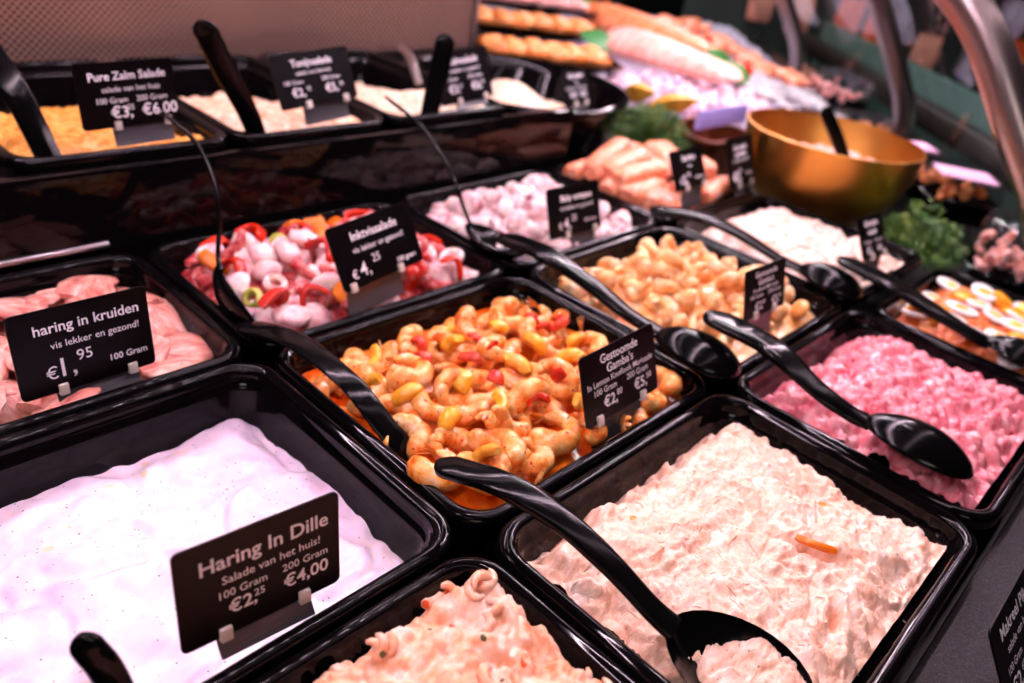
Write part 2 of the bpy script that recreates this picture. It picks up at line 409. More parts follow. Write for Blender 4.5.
def prawn(arc, rad, thick, seed, rise=.15, tail=True, segs=6):
    rr = random.Random(seed); n = 36; path = []; half = []
    for i in range(n + 1):
        t = i / n; a = arc * t; rd = rad * (1 - .35 * t * t)
        path.append(Vector((rd * math.cos(a), rd * math.sin(a), rise * rad * math.sin(t * 2.4) + .0008 * rr.uniform(-1, 1) * t)))
        prof = (1 - .70 * t ** 1.3) * min(1, (t + .03) / .16) ** .5
        ridge = .90 + .17 * abs(math.sin(PI * t * segs)) ** .6 if t < .86 else 1
        w = thick * prof * ridge
        if t > .9: w *= 1 - .55 * (t - .9) / .1
        half.append((w * 1.0, w * .92))
    c = sum(path, Vector()) / len(path); path = [p - c for p in path]
    mb = MB(); mb.sweep(path, half, 12, side=(0, 0, 1))
    if tail:
        t = (path[-1] - path[-3]).normalized(); s = Vector((0, 0, 1))
        for k in (-.5, 0, .5):
            d = (t + s * k * .9).normalized(); e = path[-1] - t * .001
            mb.sweep([e, e + d * thick * .8, e + d * thick * 1.5], [(.0008, .0006), (thick * .28, .0007), (thick * .12, .0003)], 6)
    return mb

M['prawn_marinade'] = food('marinated_prawn', ['#dd5c18', '#ee8c36', '#f6b468', '#fbd9aa'], 80, .2, .3, .35, 260, specks=(('#33300f', 260, .13), ('#c23a12', 110, .13)), vary=.1, spec=.6)
M['sauce'] = food('orange_marinade', ['#b8360a', '#d9560e', '#e8781c', '#f0963a'], 45, .12, .15, .25, 120, specks=(('#3a2a10', 150, .09),))
def f_sauce(x, y, e): return -.021 + .006 * sst(.43, .21, y) + .003 * fbm(x, y, 25, 3)
salad('orange_marinade', 'shiny orange herb marinade pooled between the prawns', 'sauce', X[1], X[2], Y[1], Y[2], f_sauce, M['sauce'], 70)
rr = random.Random(11)
pr = [prawn(a, .0142, .0092, i, rise=h * .6, segs=7).mesh('marinated_prawn', M['prawn_marinade']) for i, (a, h) in enumerate(((4.2, .2), (4.6, .4), (3.8, .1), (4.8, -.3), (4.0, .35)))]
rect = (X[1], X[2], Y[1], Y[2]); occ = []
f_top = lambda x, y, e: f_sauce(x, y, e) + .006 * sst(.0, .05, e) + .006 * sst(.42, .24, y)
def spots_in(rect, pts): return [(x, y, edge_of(x, y, *rect)) for x, y in pts]
strew('marinated_prawn', pr, spots_in(rect, scatter(84, X[1] + .002, X[2] - .010, Y[1], Y[2] - .020, .0235, rr, .0215, 90, occ)), f_top, 'plump herbed orange prawn among those in the centre tray', 'prawn', 'marinated prawns in the centre tray', rr, .004, .30)
M['yellow_pepper'] = food('yellow_pepper', ['#e0860e', '#eca428', '#f5c860'], 90, .2, .3, .1)
M['red_pepper'] = food('red_pepper', ['#a81a0c', '#cc3216', '#e6603c'], 80, .2, .25, .3, specks=(('#2a2412', 300, .10),))
def strip_mesh(L, w, t, bend, seed):
    rr = random.Random(seed); mb = MB(); n = 8
    path = [Vector((L * (k / n - .5) * (1 - .12 * abs(bend)), bend * ((k / n - .5) ** 2) * L * 2, bend * .4 * L * math.sin(k / n * 3))) for k in range(n + 1)]
    return mb.sweep(path, [(w * (1, .92, .75)[max(0, abs(q - n // 2) - n // 2 + 2)], t * (1, .95, .7)[max(0, abs(q - n // 2) - n // 2 + 2)]) for q in range(n + 1)], 10, side=(0, 1, .3), power=2.8)
strew('marinated_prawn', pr, spots_in(rect, scatter(20, *rect, .036, rr, .055, 80, [])), lambda x, y, e: f_top(x, y, e) + .008, 'plump herbed orange prawn among those in the centre tray', 'prawn', 'marinated prawns in the centre tray', rr, .005, .6)
yp = [strip_mesh(l, w, .004, b, i).mesh('pepper_piece', M['yellow_pepper']) for i, (l, w, b) in enumerate(((.019, .0058, .35), (.015, .0064, .25), (.022, .0046, -.4)))]
rp = [strip_mesh(l, w, .0022, b, i + 9).mesh('pepper_piece', M['red_pepper']) for i, (l, w, b) in enumerate(((.015, .005, .6), (.012, .0058, .4), (.018, .0042, .9)))]
occ2 = []
f_top2 = lambda x, y, e: f_top(x, y, e) + .013 + .004 * sst(.03, .06, e)
strew('pepper_piece', yp, spots_in(rect, scatter(17, *rect, .030, rr, .034, 60, occ2)), f_top2, 'yellow pepper piece lying on the herbed prawns', 'pepper piece', 'yellow pepper pieces on the prawns', rr, .0, .5)
strew('pepper_piece', rp, spots_in(rect, scatter(16, X[1] + .05, X[2] - .02, Y[1] + .02, Y[2] - .03, .020, rr, .03, 60, occ2)), f_top2, 'red herb-crusted pepper piece lying on the herbed prawns', 'pepper piece', 'red pepper pieces on the prawns', rr, .0, .5)

# plain prawns
M['prawn_plain'] = food('plain_prawn', ['#ea9040', '#f3ae66', '#f7c892', '#fbdfbc'], 70, .3, .35, .15, 160, vary=.08)
def f_hbed(x, y, e): return mound(x, y, RC(2, 1), -.010, .008, .020, .010, .022) + .010 * sst(.02, .08, e) + .004 * fbm(x, y, 30, 2)
salad('prawn_juice', 'orange juice and prawn scraps beneath the plain prawns', 'juice', X[2], X[3], Y[1], Y[2], f_hbed, M['prawn_plain'], 50)
pp = [prawn(a, .0145, .0092, i + 20, rise=h, tail=False, segs=4).mesh('plain_prawn', M['prawn_plain']) for i, (a, h) in enumerate(((1.9, .2), (2.5, .4), (1.6, .1), (2.9, .3), (2.2, -.3)))]
rect = (X[2], X[3], Y[1], Y[2]); lab = 'plain peeled orange prawn heaped in the tray behind the pink salad'
strew('plain_prawn', pp, spots_in(rect, scatter(80, *rect, .0215, rr, .026, 80, [])), f_hbed, lab, 'prawn', 'plain orange prawns', rr, .004, .5)
strew('plain_prawn', pp, spots_in(rect, scatter(34, *rect, .026, rr, .045, 60, [])), lambda x, y, e: f_hbed(x, y, e) + .010, lab, 'prawn', 'plain orange prawns', rr, .004, .6)

# baby octopus
M['octopus'] = food('baby_octopus', ['#9a6670', '#dbb0b4', '#f3dcd8', '#fbf0ea'], 60, .25, .3, .2, 200, vary=.1)
def octopus(seed):
    rr = random.Random(seed); mb = MB()
    mb.blob((0, 0, .007), .0112, 2, .18, 3, seed, (1, .9, 1.1))
    for k in range(7):
        a = k * 2 * PI / 7 + rr.uniform(-.3, .3); L = rr.uniform(.010, .014); cu = rr.uniform(2.0, 3.6); path = []; p = Vector((math.cos(a) * .004, math.sin(a) * .004, .001)); ang = rr.uniform(-.6, .1)
        for i in range(9):
            path.append(p.copy()); d = Vector((math.cos(a) * math.cos(ang), math.sin(a) * math.cos(ang), math.sin(ang)))
            p += d * L / 6; ang += cu / 8
        mb.sweep(path, [.0045 * (1 - .7 * i / 8) for i in range(9)], 7, side=(-math.sin(a), math.cos(a), 0))
    return mb
def f_ibed(x, y, e): return mound(x, y, RC(2, 2), -.012, .012, .018, .008, .016) + .012 * sst(.02, .08, e) + .004 * fbm(x, y, 30, 6)
salad('octopus_juice', 'pale octopus scraps and juice beneath the baby octopuses', 'juice', X[2], X[3], Y[2], Y[3], f_ibed, M['octopus'], 50)
oc = [octopus(i).mesh('baby_octopus', M['octopus']) for i in range(5)]
rect = (X[2], X[3], Y[2], Y[3]); lab = 'curled whitish baby octopus in the tray beside the squid salad'
strew('baby_octopus', oc, spots_in(rect, scatter(66, *rect, .0225, rr, .026, 80, [])), f_ibed, lab, 'baby octopus', 'baby octopuses in the tray', rr, .003, .8, .9, 1.25)

# squid salad
M['squid'] = food('squid_flesh', ['#c87c86', '#e6aeb0', '#f3d2cc', '#fbe8e0'], 60, .25, .3, .15, 150)
M['tentacle'] = food('octopus_tentacle', ['#7e141c', '#b03038', '#d4706c', '#efb8ae'], 90, .25, .25, .5, 260)
M['pepper_orange'] = food('orange_pepper', ['#d9640a', '#ec8420'], 30, .2, .3, .1)
M['pepper_red'] = food('bright_red_pepper', ['#b81808', '#dc3414'], 30, .2, .3, .1)
M['olive'] = food('green_olive', ['#80842a', '#a8a644', '#c6be68'], 40, .25, .2, .1)
def f_cbed(x, y, e): return mound(x, y, RC(1, 2), -.012, .014, .020, .006, .014) + .010 * sst(.02, .08, e) + .004 * fbm(x, y, 30, 9)
salad('squid_dressing', 'pinkish oily dressing under the squid salad pieces', 'dressing', X[1], X[2], Y[2], Y[3], f_cbed, M['tentacle'], 50)
def ring(r1, r2, h, n=18):
    mb = MB(); loops = []
    for k in range(8):
        q = 2 * PI * k / 8; rad = (r1 + r2) / 2 + (r1 - r2) / 2 * math.cos(q)
        loops.append([Vector((rad * math.cos(2 * PI * i / n), rad * math.sin(2 * PI * i / n) * .9, h * math.sin(q))) for i in range(n)])
    loops.append(loops[0]); return mb.loft(loops, True, (False, False))
def chunk(s, seed, sc): return MB().blob((0, 0, 0), s, 2, .35, 3.2, seed, sc)
def tent(seed):
    rr = random.Random(seed); mb = MB(); n = 10; a = 0; p = Vector((-.012, 0, 0)); path = []
    for i in range(n + 1):
        path.append(p.copy()); p += Vector((math.cos(a), math.sin(a), .1 * math.sin(i))) * .0032; a += rr.uniform(.05, .3)
    mb.sweep(path, [(.0062 * (1 - .55 * i / n), .0055 * (1 - .55 * i / n)) for i in range(n + 1)], 10, side=(0, 0, 1))
    for i in range(1, n):
        for s in (-1, 1):
            mb.blob(path[i] + Vector((s * .0022 * (1 - .5 * i / n), 0, .0052 * (1 - .55 * i / n))), .0017 * (1 - .4 * i / n), 1, 0, 1, 0, (1, 1, .6))
    return mb
rect = (X[1], X[2], Y[2], Y[3]); occ = []; G = 'squid salad pieces'
kinds = [('octopus_tentacle', [tent(i).mesh('octopus_tentacle', M['tentacle']) for i in range(3)], 34, .021, 'reddish octopus tentacle piece with suckers in the squid salad', 'octopus piece'),
         ('squid_chunk', [chunk(.0108, i, (1.3, 1, .8)).mesh('squid_chunk', M['squid']) for i in range(4)], 42, .019, 'whitish pink squid chunk in the mixed squid salad', 'squid piece'),
         ('squid_ring', [ring(.011, .0055, .0045).mesh('squid_ring', M['squid'])], 10, .019, 'pale squid ring in the mixed squid salad', 'squid ring'),
         ('pepper_strip', [strip_mesh(.026, .006, .0028, .6, 31).mesh('pepper_strip', M['pepper_orange'])], 19, .018, 'orange pepper strip in the mixed squid salad', 'pepper strip'),
         ('pepper_strip', [strip_mesh(.028, .006, .0026, .8, 32).mesh('pepper_strip', M['pepper_red'])], 24, .018, 'red pepper strip in the mixed squid salad', 'pepper strip'),
         ('olive_slice', [ring(.0098, .0034, .0036).mesh('olive_slice', M['olive'])], 16, .017, 'green olive slice in the mixed squid salad', 'olive slice')]
pool = scatter(100, *rect, .0185, rr, .026, 90, []); rr.shuffle(pool)
top = scatter(74, *rect, .0195, rr, .032, 90, []); rr.shuffle(top); k0 = k1 = 0
for (nm, ms, cnt, rd, lb, ct), up in zip(kinds, (14, 10, 4, 10, 15, 17)):
    lo = max(0, {'octopus_tentacle': 34, 'squid_chunk': 46, 'squid_ring': 6, 'olive_slice': 3}.get(nm, 5))
    strew(nm, ms, spots_in(rect, pool[k0:k0 + lo]), f_cbed, lb, ct, ct + 's in the squid salad' if ct != 'pepper strip' else lb.split()[0] + ' pepper strips in the squid salad', rr, .006, .5, .9, 1.15); k0 += lo
    strew(nm, ms, spots_in(rect, top[k1:k1 + up]), lambda x, y, e: f_cbed(x, y, e) + .009, lb, ct, ct + 's in the squid salad' if ct != 'pepper strip' else lb.split()[0] + ' pepper strips in the squid salad', rr, .006, .45, .9, 1.15); k1 += up

t_ = strip_mesh(.024, .0026, .0016, .25, 5).mesh('orange_fish_strip', M['pepper_orange'])
o = obj('orange_fish_strip', t_, None, (.150, .070, f_flake(.1545, .0715, .06) + .001), (.15, 0, -1.2)); tag(o, 'orange fish strip showing in the flaked peach salad', 'fish strip')
# herring
M['herring'] = food('herring_fillet', ['#a8504a', '#d48478', '#e6a898', '#f0c8ba'], 40, .22, .3, .2, 120, specks=(('#4a3a24', 110, .07),), stretch=(1, 3, 1))
def f_abed(x, y, e): return -.026 + .008 * sst(0, .04, e) + .003 * fbm(x, y, 25, 4)
salad('herring_brine', 'pinkish brine under the herring fillets', 'brine', X[0], X[1], Y[2], Y[3], f_abed, M['herring'], 40)
def herring(L, w, t, seed):
    rr = random.Random(seed); n = 12; path = []; half = []
    for i in range(n + 1):
        q = i / n; path.append(Vector((L * (q - .5), .004 * math.sin(q * 3 + seed), .004 * math.sin(q * 2.6 + seed * 2))))
        s = (math.sin(PI * (.08 + .86 * q))) ** .5; half.append((w * s * (1 + .08 * rr.uniform(-1, 1)), t * s * (1 + .1 * rr.uniform(-1, 1))))
    return MB().sweep(path, half, 12, side=(0, 1, 0), power=2.6)
hp = [herring(l, w, .005, i).mesh('herring_fillet', M['herring']) for i, (l, w) in enumerate(((.062, .017), (.05, .019), (.07, .016), (.042, .018)))]
rect = (X[0], X[1], Y[2], Y[3])
strew('herring_fillet', hp, spots_in(rect, scatter(52, *rect, .0245, rr, .028, 80, [])), lambda x, y, e: f_abed(x, y, e) + rr.choice((0, .004, .007)), 'pink pickled herring piece in the tray with the haring in kruiden card', 'herring piece', 'herring pieces in the tray', rr, .006, .22)

# cooked salmon
M['salmon'] = food('cooked_salmon', ['#d9683c', '#ec8a60', '#f3a888', '#f8ccb8'], 45, .35, .3, .3, 150, stretch=(1, 4, 1), specks=(('#5a3a20', 120, .06),))
def salmon_piece(L, w, t, seed):
    rr = random.Random(seed); n = 10; path = [Vector((L * (i / n - .5), 0, .003 * math.sin(i / n * 3))) for i in range(n + 1)]
    half = [(w * (.72 if i in (0, n) else 1) * rr.uniform(.93, 1.04), t * (.6 if i in (0, n) else 1) * rr.uniform(.93, 1.05)) for i in range(n + 1)]
    return MB().sweep(path, half, 14, side=(0, 1, 0), power=3.2)
sm = [salmon_piece(l, w, t, i).mesh('salmon_piece', M['salmon']) for i, (l, w, t) in enumerate(((.085, .014, .011), (.07, .02, .012), (.06, .024, .014)))]
def f_jbed(x, y, e): return -.045 + .03 * sst(0, .04, e)
salad('salmon_juice', 'orange juices beneath the cooked salmon pieces', 'juice', X[3], X[4] + .015, Y[2], Y[3], f_jbed, M['salmon'], 30)
JS = [(.59, .605, .0, 0, .05), (.60, .575, .004, 0, -.05), (.595, .548, .002, 0, .08), (.61, .56, .020, 0, .0), (.60, .585, .022, 0, .1), (.59, .515, .002, 1, .05), (.585, .478, -.002, 2, .25), (.60, .53, .016, 0, -.1),
      (.675, .605, .010, 1, .5), (.705, .565, .014, 2, 1.2), (.72, .52, .010, 2, .9), (.665, .49, -.002, 1, .2), (.71, .475, -.002, 0, .15), (.67, .555, .004, 2, .3), (.735, .60, .004, 1, .4)]
for i, (x, y, z, k, a) in enumerate(JS):
    o = obj('salmon_piece', sm[k], None, (x, y, z - .004), (rr.gauss(0, .12), rr.gauss(0, .12), a))
    tag(o, 'thick cooked orange salmon piece in the tray before the parsley', 'salmon piece', 'cooked salmon pieces')

# egg slices
M['egg_white'] = food('egg_white', ['#f3e6e0', '#fff8f2'], 30, .3, .2, .05, specks=(('#4a3a2a', 260, .08),))
M['egg_yolk'] = food('egg_yolk', ['#e8b030', '#f3cc5c'], 40, .5, .1, .3)
def egg_slice(name, loc, rot, s, label):
    t = root(name, loc, label, 'egg slice', 'egg slices on the orange salad', rot)
    mb = MB(); loops = []
    for z, k in ((-.0018, .93), (-.0012, 1), (.0012, 1), (.0018, .94), (.0018, .6)):
        loops.append([Vector((s * k * math.cos(a) * (1.22 if math.cos(a) > 0 else 1.08), s * k * .85 * math.sin(a), z)) for a in [2 * PI * i / 24 for i in range(24)]])
    mb.loft(loops); make('egg_white', mb, M['egg_white'], t)
    mb = MB().blob((0, 0, .0016), s * .52, 2, .08, 3, 1, (1, 1, .13)); make('egg_yolk', mb, M['egg_yolk'], t)
EG = [(.57, .10), (.64, .10), (.72, .055), (.60, .160), (.63, .172), (.665, .165), (.70, .160), (.585, .125), (.62, .128), (.655, .120), (.69, .125), (.59, .08), (.63, .078), (.67, .08), (.705, .085), (.60, .04), (.65, .04), (.69, .045), (.57, .155), (.56, .06)]
for i, (x, y) in enumerate(EG):
    egg_slice('egg_slice', (x, y, f_egg(x, y, edge_of(x, y, X[3], X[4], Y[0], Y[1] - .015)) + .004), (rr.gauss(0, .1), rr.gauss(0, .1), rr.uniform(0, 6)), .0145, 'boiled egg slice laid on the orange salad')
yw = [strip_mesh(.03, .008, .003, .5, i + 60).mesh('yellow_strip', M['yellow_pepper']) for i in range(2)]
strew('yellow_pepper_strip', yw, spots_in((X[3], X[4], Y[0], Y[1]), scatter(12, X[3], X[4], Y[0], Y[1] - .02, .03, rr, .03, 60, [])), lambda x, y, e: f_egg(x, y, e) - .004, 'yellow pepper strip among the egg slices', 'pepper strip', 'yellow strips among the egg slices', rr, .004, .25)

# ------------------------------------------------------------------ spoons
def bowl_mesh(L, W, D, th=.0022, n=28, m=9):
    """spoon bowl along +x from the neck, opening up"""
    mb = MB(); inner = []; outer = []
    def pt(a, r):
        cx, sx = math.cos(a), math.sin(a); w = W * (1 + .12 * cx)
        return L / 2 + L / 2 * cx * r, w / 2 * sx * r
    for i in range(m + 1):
        r = i / m
        inner.append([Vector((*pt(2 * PI * k / n, max(r, .02)), -D * (1 - r ** 2.4))) for k in range(n)])
        outer.append([Vector((*pt(2 * PI * k / n, max(r, .02)), -D * (1 - r ** 2.4) - th * (1 if r < 1 else .35))) for k in range(n)])
    mb.loft(inner + outer[::-1], True, (True, True)); return mb
def spoon(label, path, half, bowl=None, side=(1, 0, 0), group=None, mat='black_utensil', n=36, flip=False, tip=None, power=3.0, cat='spoon', name='serving_spoon', taper_end=True):
    """path from handle end to neck; bowl = (length, width, depth, direction, up)"""
    P = smooth_path(path, n); H = lerp_list(half, n); o0 = P[0]
    H = [(h[0], h[1]) for h in H]
    # rounded handle end
    d = (P[1] - P[0]).normalized(); w, h = H[0]
    pre = [(P[0] - d * w * f, (w * math.sqrt(max(0, 1 - f * f)), h * (1 - .35 * f))) for f in (.97, .85, .6, .3)]
    P2 = [p for p, _ in pre] + P; H2 = [q for _, q in pre] + H
    t = root(name, o0, label, cat, group)
    mb = MB().sweep([p - o0 for p in P2], H2, 14, side=side, power=power); make('handle', mb, M[mat], t)
    if bowl:
        L, W, D, dr, up = bowl; dr = Vector(dr).normalized(); up = Vector(up); up = (up - dr * up.dot(dr)).normalized(); sd = up.cross(dr)
        Mx = Matrix((dr, sd, up)).transposed().to_4x4()
        mb = bowl_mesh(L, W, D); mb.v = [Mx @ v for v in mb.v]; make('bowl', mb, M[mat], t, P[-1] - o0 - dr * .004)
    return t
HS8 = [(.0098, .0034), (.0094, .0036), (.0078, .0034), (.0066, .0034), (.0075, .0030)]
HS = [(.0152, .0040), (.0140, .0042), (.0104, .0036), (.0086, .0034), (.0090, .0030)]
spoon('black spoon lying across the tray rims into the flaked peach salad', [(-.003, .226, .035), (.006, .196, .040), (.015, .164, .036), (.021, .132, .026), (.025, .104, .014), (.028, .090, .009)], HS8,
      (.080, .054, .016, (.34, -1, -.20), (-.25, 0, 1)))
spoon('black spoon with its bowl resting in the bright pink salad', [(.286, .228, .040), (.280, .181, .042), (.277, .138, .030), (.284, .112, .021), (.290, .100, .018)], HS,
      (.080, .056, .014, (.33, -1, -.14), (-.1, 0, -1)))
spoon('black spoon lying between the plain prawns and the herbed prawns, bowl turned down', [(.262, .437, .030), (.257, .390, .036), (.258, .341, .030), (.260, .295, .020), (.264, .265, .016)], HS,
      (.075, .052, .014, (.12, -1, -.06), (0, 0, -1)))
spoon('black spoon lying between the plain prawns and the white salad, bowl turned down', [(.494, .424, .022), (.512, .385, .026), (.519, .338, .022), (.520, .290, .014), (.523, .265, .012)], HS,
      (.070, .050, .014, (.12, -1, -.06), (0, 0, -1)))
spoon('black fork-like server lying over the egg salad', [(.538, .223, .032), (.529, .178, .032), (.533, .143, .024), (.540, .105, .014), (.548, .085, .008)], [(.0150, .0040), (.0155, .0042), (.0145, .004), (.011, .0036), (.0105, .0034)],
      (.075, .055, .014, (.4, -1, -.15), (-.1, 0, -1)))
spoon('broad black spatula handle bridging from squid salad into the herbed prawns', [(.004, .450, .010), (.010, .425, .016), (.013, .390, .020), (.013, .339, .019), (.019, .308, .0), (.030, .285, -.022)],
      [(.011, .0022), (.0105, .0022), (.0095, .0022), (.0085, .002), (.0085, .002), (.009, .002)])
spoon('black ladle standing upright in the squid salad', [(.033, .62, .111), (.041, .6, .1), (.044, .581, .083), (.042, .565, .064), (.037, .554, .043), (.030, .545, .022), (.027, .535, .012)],
      [(.0075, .0018), (.0075, .0018), (.007, .0018), (.0065, .0018), (.006, .002), (.006, .0022)], (.084, .044, .014, (-.12, -1, -.16), (.9, .1, .55)), side=(.43, .9, -.2), cat='ladle', name='serving_ladle')
spoon('black ladle standing upright in the baby octopus', [(.26, .622, .107), (.273, .591, .091), (.28, .562, .068), (.282, .539, .045), (.28, .522, .026), (.278, .508, .014)],
      [(.0075, .0018), (.0075, .0018), (.007, .0018), (.0065, .0018), (.006, .002), (.006, .0022)], (.070, .052, .014, (.22, -1, -.14), (.1, .1, 1)), side=(.6, .78, -.2), cat='ladle', name='serving_ladle')
spoon('wide black handle at the corner of the orange salmon salad', [(-.052, .76, .135), (-.047, .712, .108), (-.040, .664, .050)], [(.012, .003), (.011, .003), (.010, .003)], side=(.75, -.6, .2))
spoon('wide black handle rising from the middle raised tray', [(.092, .668, .166), (.110, .672, .132), (.132, .674, .092), (.146, .676, .058)], [(.011, .003), (.0115, .003), (.010, .003), (.009, .003)], side=(.75, -.6, .2))
spoon('wide black handle standing beside the card in the last raised tray', [(.367, .668, .149), (.361, .668, .112), (.352, .668, .066)], [(.011, .003), (.0115, .003), (.010, .003)], side=(.75, -.6, .2))
spoon('thin steel spoon handle leaning at the back of the last raised tray', [(.47, .87, .098), (.455, .83, .094), (.44, .79, .07)], [(.006, .0015), (.006, .0015), (.005, .0015)], mat='chrome', side=(.75, -.6, .3))
spoon('black handle end at the lower corner of the white salad', [(-.190, .236, .028), (-.186, .229, .014), (-.181, .218, -.026)], [(.0068, .0030), (.0070, .0032), (.0065, .003)], side=(.8, -.5, .2))
spoon('short black handle standing in the gold bowl', [(.860, .423, .100), (.874, .406, .074), (.890, .388, .042)], [(.0095, .003), (.0095, .003), (.009, .003)], side=(.75, -.6, .2))

# ------------------------------------------------------------------ price cards
_tc = {}
def text_verts(s, bold):
    key = (s, bold)
    if key in _tc: return _tc[key]
    cu = bpy.data.curves.new('t', 'FONT'); cu.body = s; cu.size = 1; cu.offset = .016 if bold else .003; cu.resolution_u = 3
    o = bpy.data.objects.new('t', cu); COL.objects.link(o)
    dg = bpy.context.evaluated_depsgraph_get(); me = bpy.data.meshes.new_from_object(o.evaluated_get(dg))
    vs = [(v.co.x, v.co.y) for v in me.vertices]; fs = [tuple(p.vertices) for p in me.polygons]
    bpy.data.objects.remove(o); bpy.data.curves.remove(cu); bpy.data.meshes.remove(me)
    _tc[key] = (vs, fs); return vs, fs
def card(label, loc, yaw, lean, roll, w, h, lines, base=.0, dark=True, holder=(.28, .78), hz=.02, group='black price cards'):
    """lines = (text, u, v, cap height as a share of h, bold, align)"""
    t = tag(obj('price_card', None, None, loc), label, 'price card', group)
    t.rotation_mode = 'QUATERNION'
    Rm = Matrix.Rotation(yaw, 3, 'Z') @ Matrix.Rotation(-lean, 3, 'X') @ Matrix.Rotation(roll, 3, 'Y'); t.rotation_quaternion = Rm.to_quaternion()
    mb = MB(); r = h * .06
    fr = [Vector((p.x, -.0006, p.y)) for p in rrect(0, h / 2, w / 2, h / 2, r, 0, 5)]; bk = [Vector((p.x, .0006, p.z)) for p in fr]
    mb.loft([fr, bk]); plate = make('card', mb, M['card'], t, smooth=False)
    cap0 = max(v[1] for v in text_verts('H', False)[0]); mb = MB()
    for s, u, v, cap, bold, al in lines:
        vs, fs = text_verts(s, bold)
        if not vs: continue
        k = cap * h / cap0; xs = [p[0] for p in vs]; x0, x1 = min(xs), max(xs); cx = {'c': (x0 + x1) / 2, 'l': x0, 'r': x1}[al]
        mb.add([((p[0] - cx) * k + (u - .5) * w, -.0010, p[1] * k + v * h) for p in vs], fs)
    make('lettering', mb, M['ink'], plate, smooth=False)
    # holder: curved strip under the card, two clips biting its lower edge
    Ri = Rm.inverted(); a, b = (holder[0] - .5) * w, (holder[1] - .5) * w; mb = MB(); loops = []
    for k in range(7):
        q = k / 6; y = .0016 - .010 * q * q; z = .006 - (hz + .006) * q
        dn = Ri @ Vector((0, 0, -1)); p0 = Vector((a, .0016, .005)); p1 = Vector((b, .0016, .005))
        off = dn * (hz * q) + Ri @ Vector((0, -.006 * q * q, 0))
        loops.append([p0 + off, p1 + off, p1 + off + Vector((0, .0012, 0)), p0 + off + Vector((0, .0012, 0))])
    mb.loft(loops); make('holder', mb, M['grey_plastic'], t, smooth=False)
    for c in (a + .004, b - .004):
        mb = MB().box((c, -.0004, .0015), (.0058, .0042, .0075), bev=.0008); make('clip', mb, M['clip'], t)
    return t
def two_price(t1, t2, p1, p2, t1b=None, big=.15):
    return [(t1, .5, .74, .13, True, 'c'), (t2, .5, .585, .075, False, 'c'), ('100 Gram', .22, .43, .075, False, 'c'), ('200 Gram', .70, .43, .075, False, 'c'),
            ('\u20ac' + p1[0] + ',', .17, .20, big, True, 'l'), (p1[1], .36, .28, .075, False, 'l'), ('\u20ac' + p2[0] + ',', .60, .20, big, True, 'l'), (p2[1], .79, .28, .075, False, 'l')]
def one_price(t1, t2, p, c='100 Gram'):
    return [(t1, .54, .70, .125, True, 'c'), (t2, .54, .52, .085, False, 'c'), ('\u20ac', .17, .15, .13, False, 'l'), (p[0] + ',', .27, .15, .20, True, 'l'), (p[1], .42, .28, .12, False, 'l'), (c, .79, .20, .07, True, 'c')]
card('black price card reading haring in kruiden', (-.1058, .452, .0023), .045, .122, .017, .0827, .0558,
     [('haring in kruiden', .54, .72, .115, True, 'c'), ('vis lekker en gezond!', .58, .53, .078, False, 'c'), ('\u20ac', .19, .18, .14, False, 'l'), ('1,', .30, .18, .22, False, 'l'), ('95', .42, .32, .125, False, 'l'), ('100 Gram', .80, .20, .075, True, 'c')], holder=(.24, .86), hz=.014)
card('large black price card reading Haring In Dille', (-.1192, .222, .0067), -.060, .133, .030, .0783, .0536,
     [('Haring In Dille', .53, .70, .135, True, 'c'), ('Salade van het huis!', .56, .535, .078, False, 'c'), ('100 Gram', .375, .395, .074, False, 'c'), ('200 Gram', .765, .395, .074, False, 'c'),
      ('\u20ac2,', .28, .215, .125, True, 'l'), ('25', .435, .28, .07, False, 'l'), ('\u20ac4,00', .62, .215, .125, True, 'l')], holder=(.20, .80), hz=.016)
card('black price card reading Gestoomde Gamba\'s in the herbed prawns', (.1587, .222, .0108), -.003, .357, -.030, .0826, .0502,
     [('Gestoomde', .5, .80, .12, True, 'c'), ("Gamba's", .5, .64, .12, True, 'c'), ('In Lemon Knoflook Marinade', .5, .51, .085, False, 'c'), ('100 Gram', .28, .385, .085, False, 'c'), ('200 Gram', .72, .385, .085, False, 'c'),
      ('\u20ac2,', .24, .17, .15, True, 'l'), ('80', .42, .25, .085, False, 'l'), ('\u20ac5,', .66, .17, .15, True, 'l'), ('50', .84, .25, .085, False, 'l')], holder=(.12, .82), hz=.024)
card('black price card before the plain orange prawns, turned edge-on to pink salad', (.3514, .222, .0309), -.045, .295, -.004, .0643, .0420,
     [('Gestoomde', .5, .80, .12, True, 'c'), ("Gamba's", .5, .64, .12, True, 'c'), ('Knoflook Marinade', .5, .51, .085, False, 'c'), ('100 Gram', .28, .385, .085, False, 'c'), ('200 Gram', .72, .385, .085, False, 'c'),
      ('\u20ac2,', .24, .14, .15, True, 'l'), ('80', .42, .22, .085, False, 'l'), ('\u20ac5,', .66, .14, .15, True, 'l'), ('50', .84, .22, .085, False, 'l')], holder=(.2, .8), hz=.03)
card('black price card reading Inktvissalade', (.1268, .450, .0209), .058, .464, -.082, .0872, .0519,
     [('Inktvissalade', .52, .70, .13, True, 'c'), ('vis lekker en gezond!', .53, .51, .085, False, 'c'), ('\u20ac', .13, .14, .13, False, 'l'), ('4,', .23, .14, .21, False, 'l'), ('25', .40, .29, .12, False, 'l'), ('100 gram', .80, .13, .075, True, 'c')], holder=(.06, .74), hz=.026)
card('black price card reading Baby octopus', (.3770, .450, .0080), .006, .353, .018, .0831, .0507, one_price('Baby octopus', 'vis lekker en gezond!', ('4', '25')), holder=(.28, .92), hz=.018)
card('black price card in front of the cooked salmon pieces', (.6026, .455, .0209), .014, .499, -.007, .0730, .0486, one_price('Zalmfilet', 'vers', ('2', '95')), holder=(.3, .95), hz=.03)
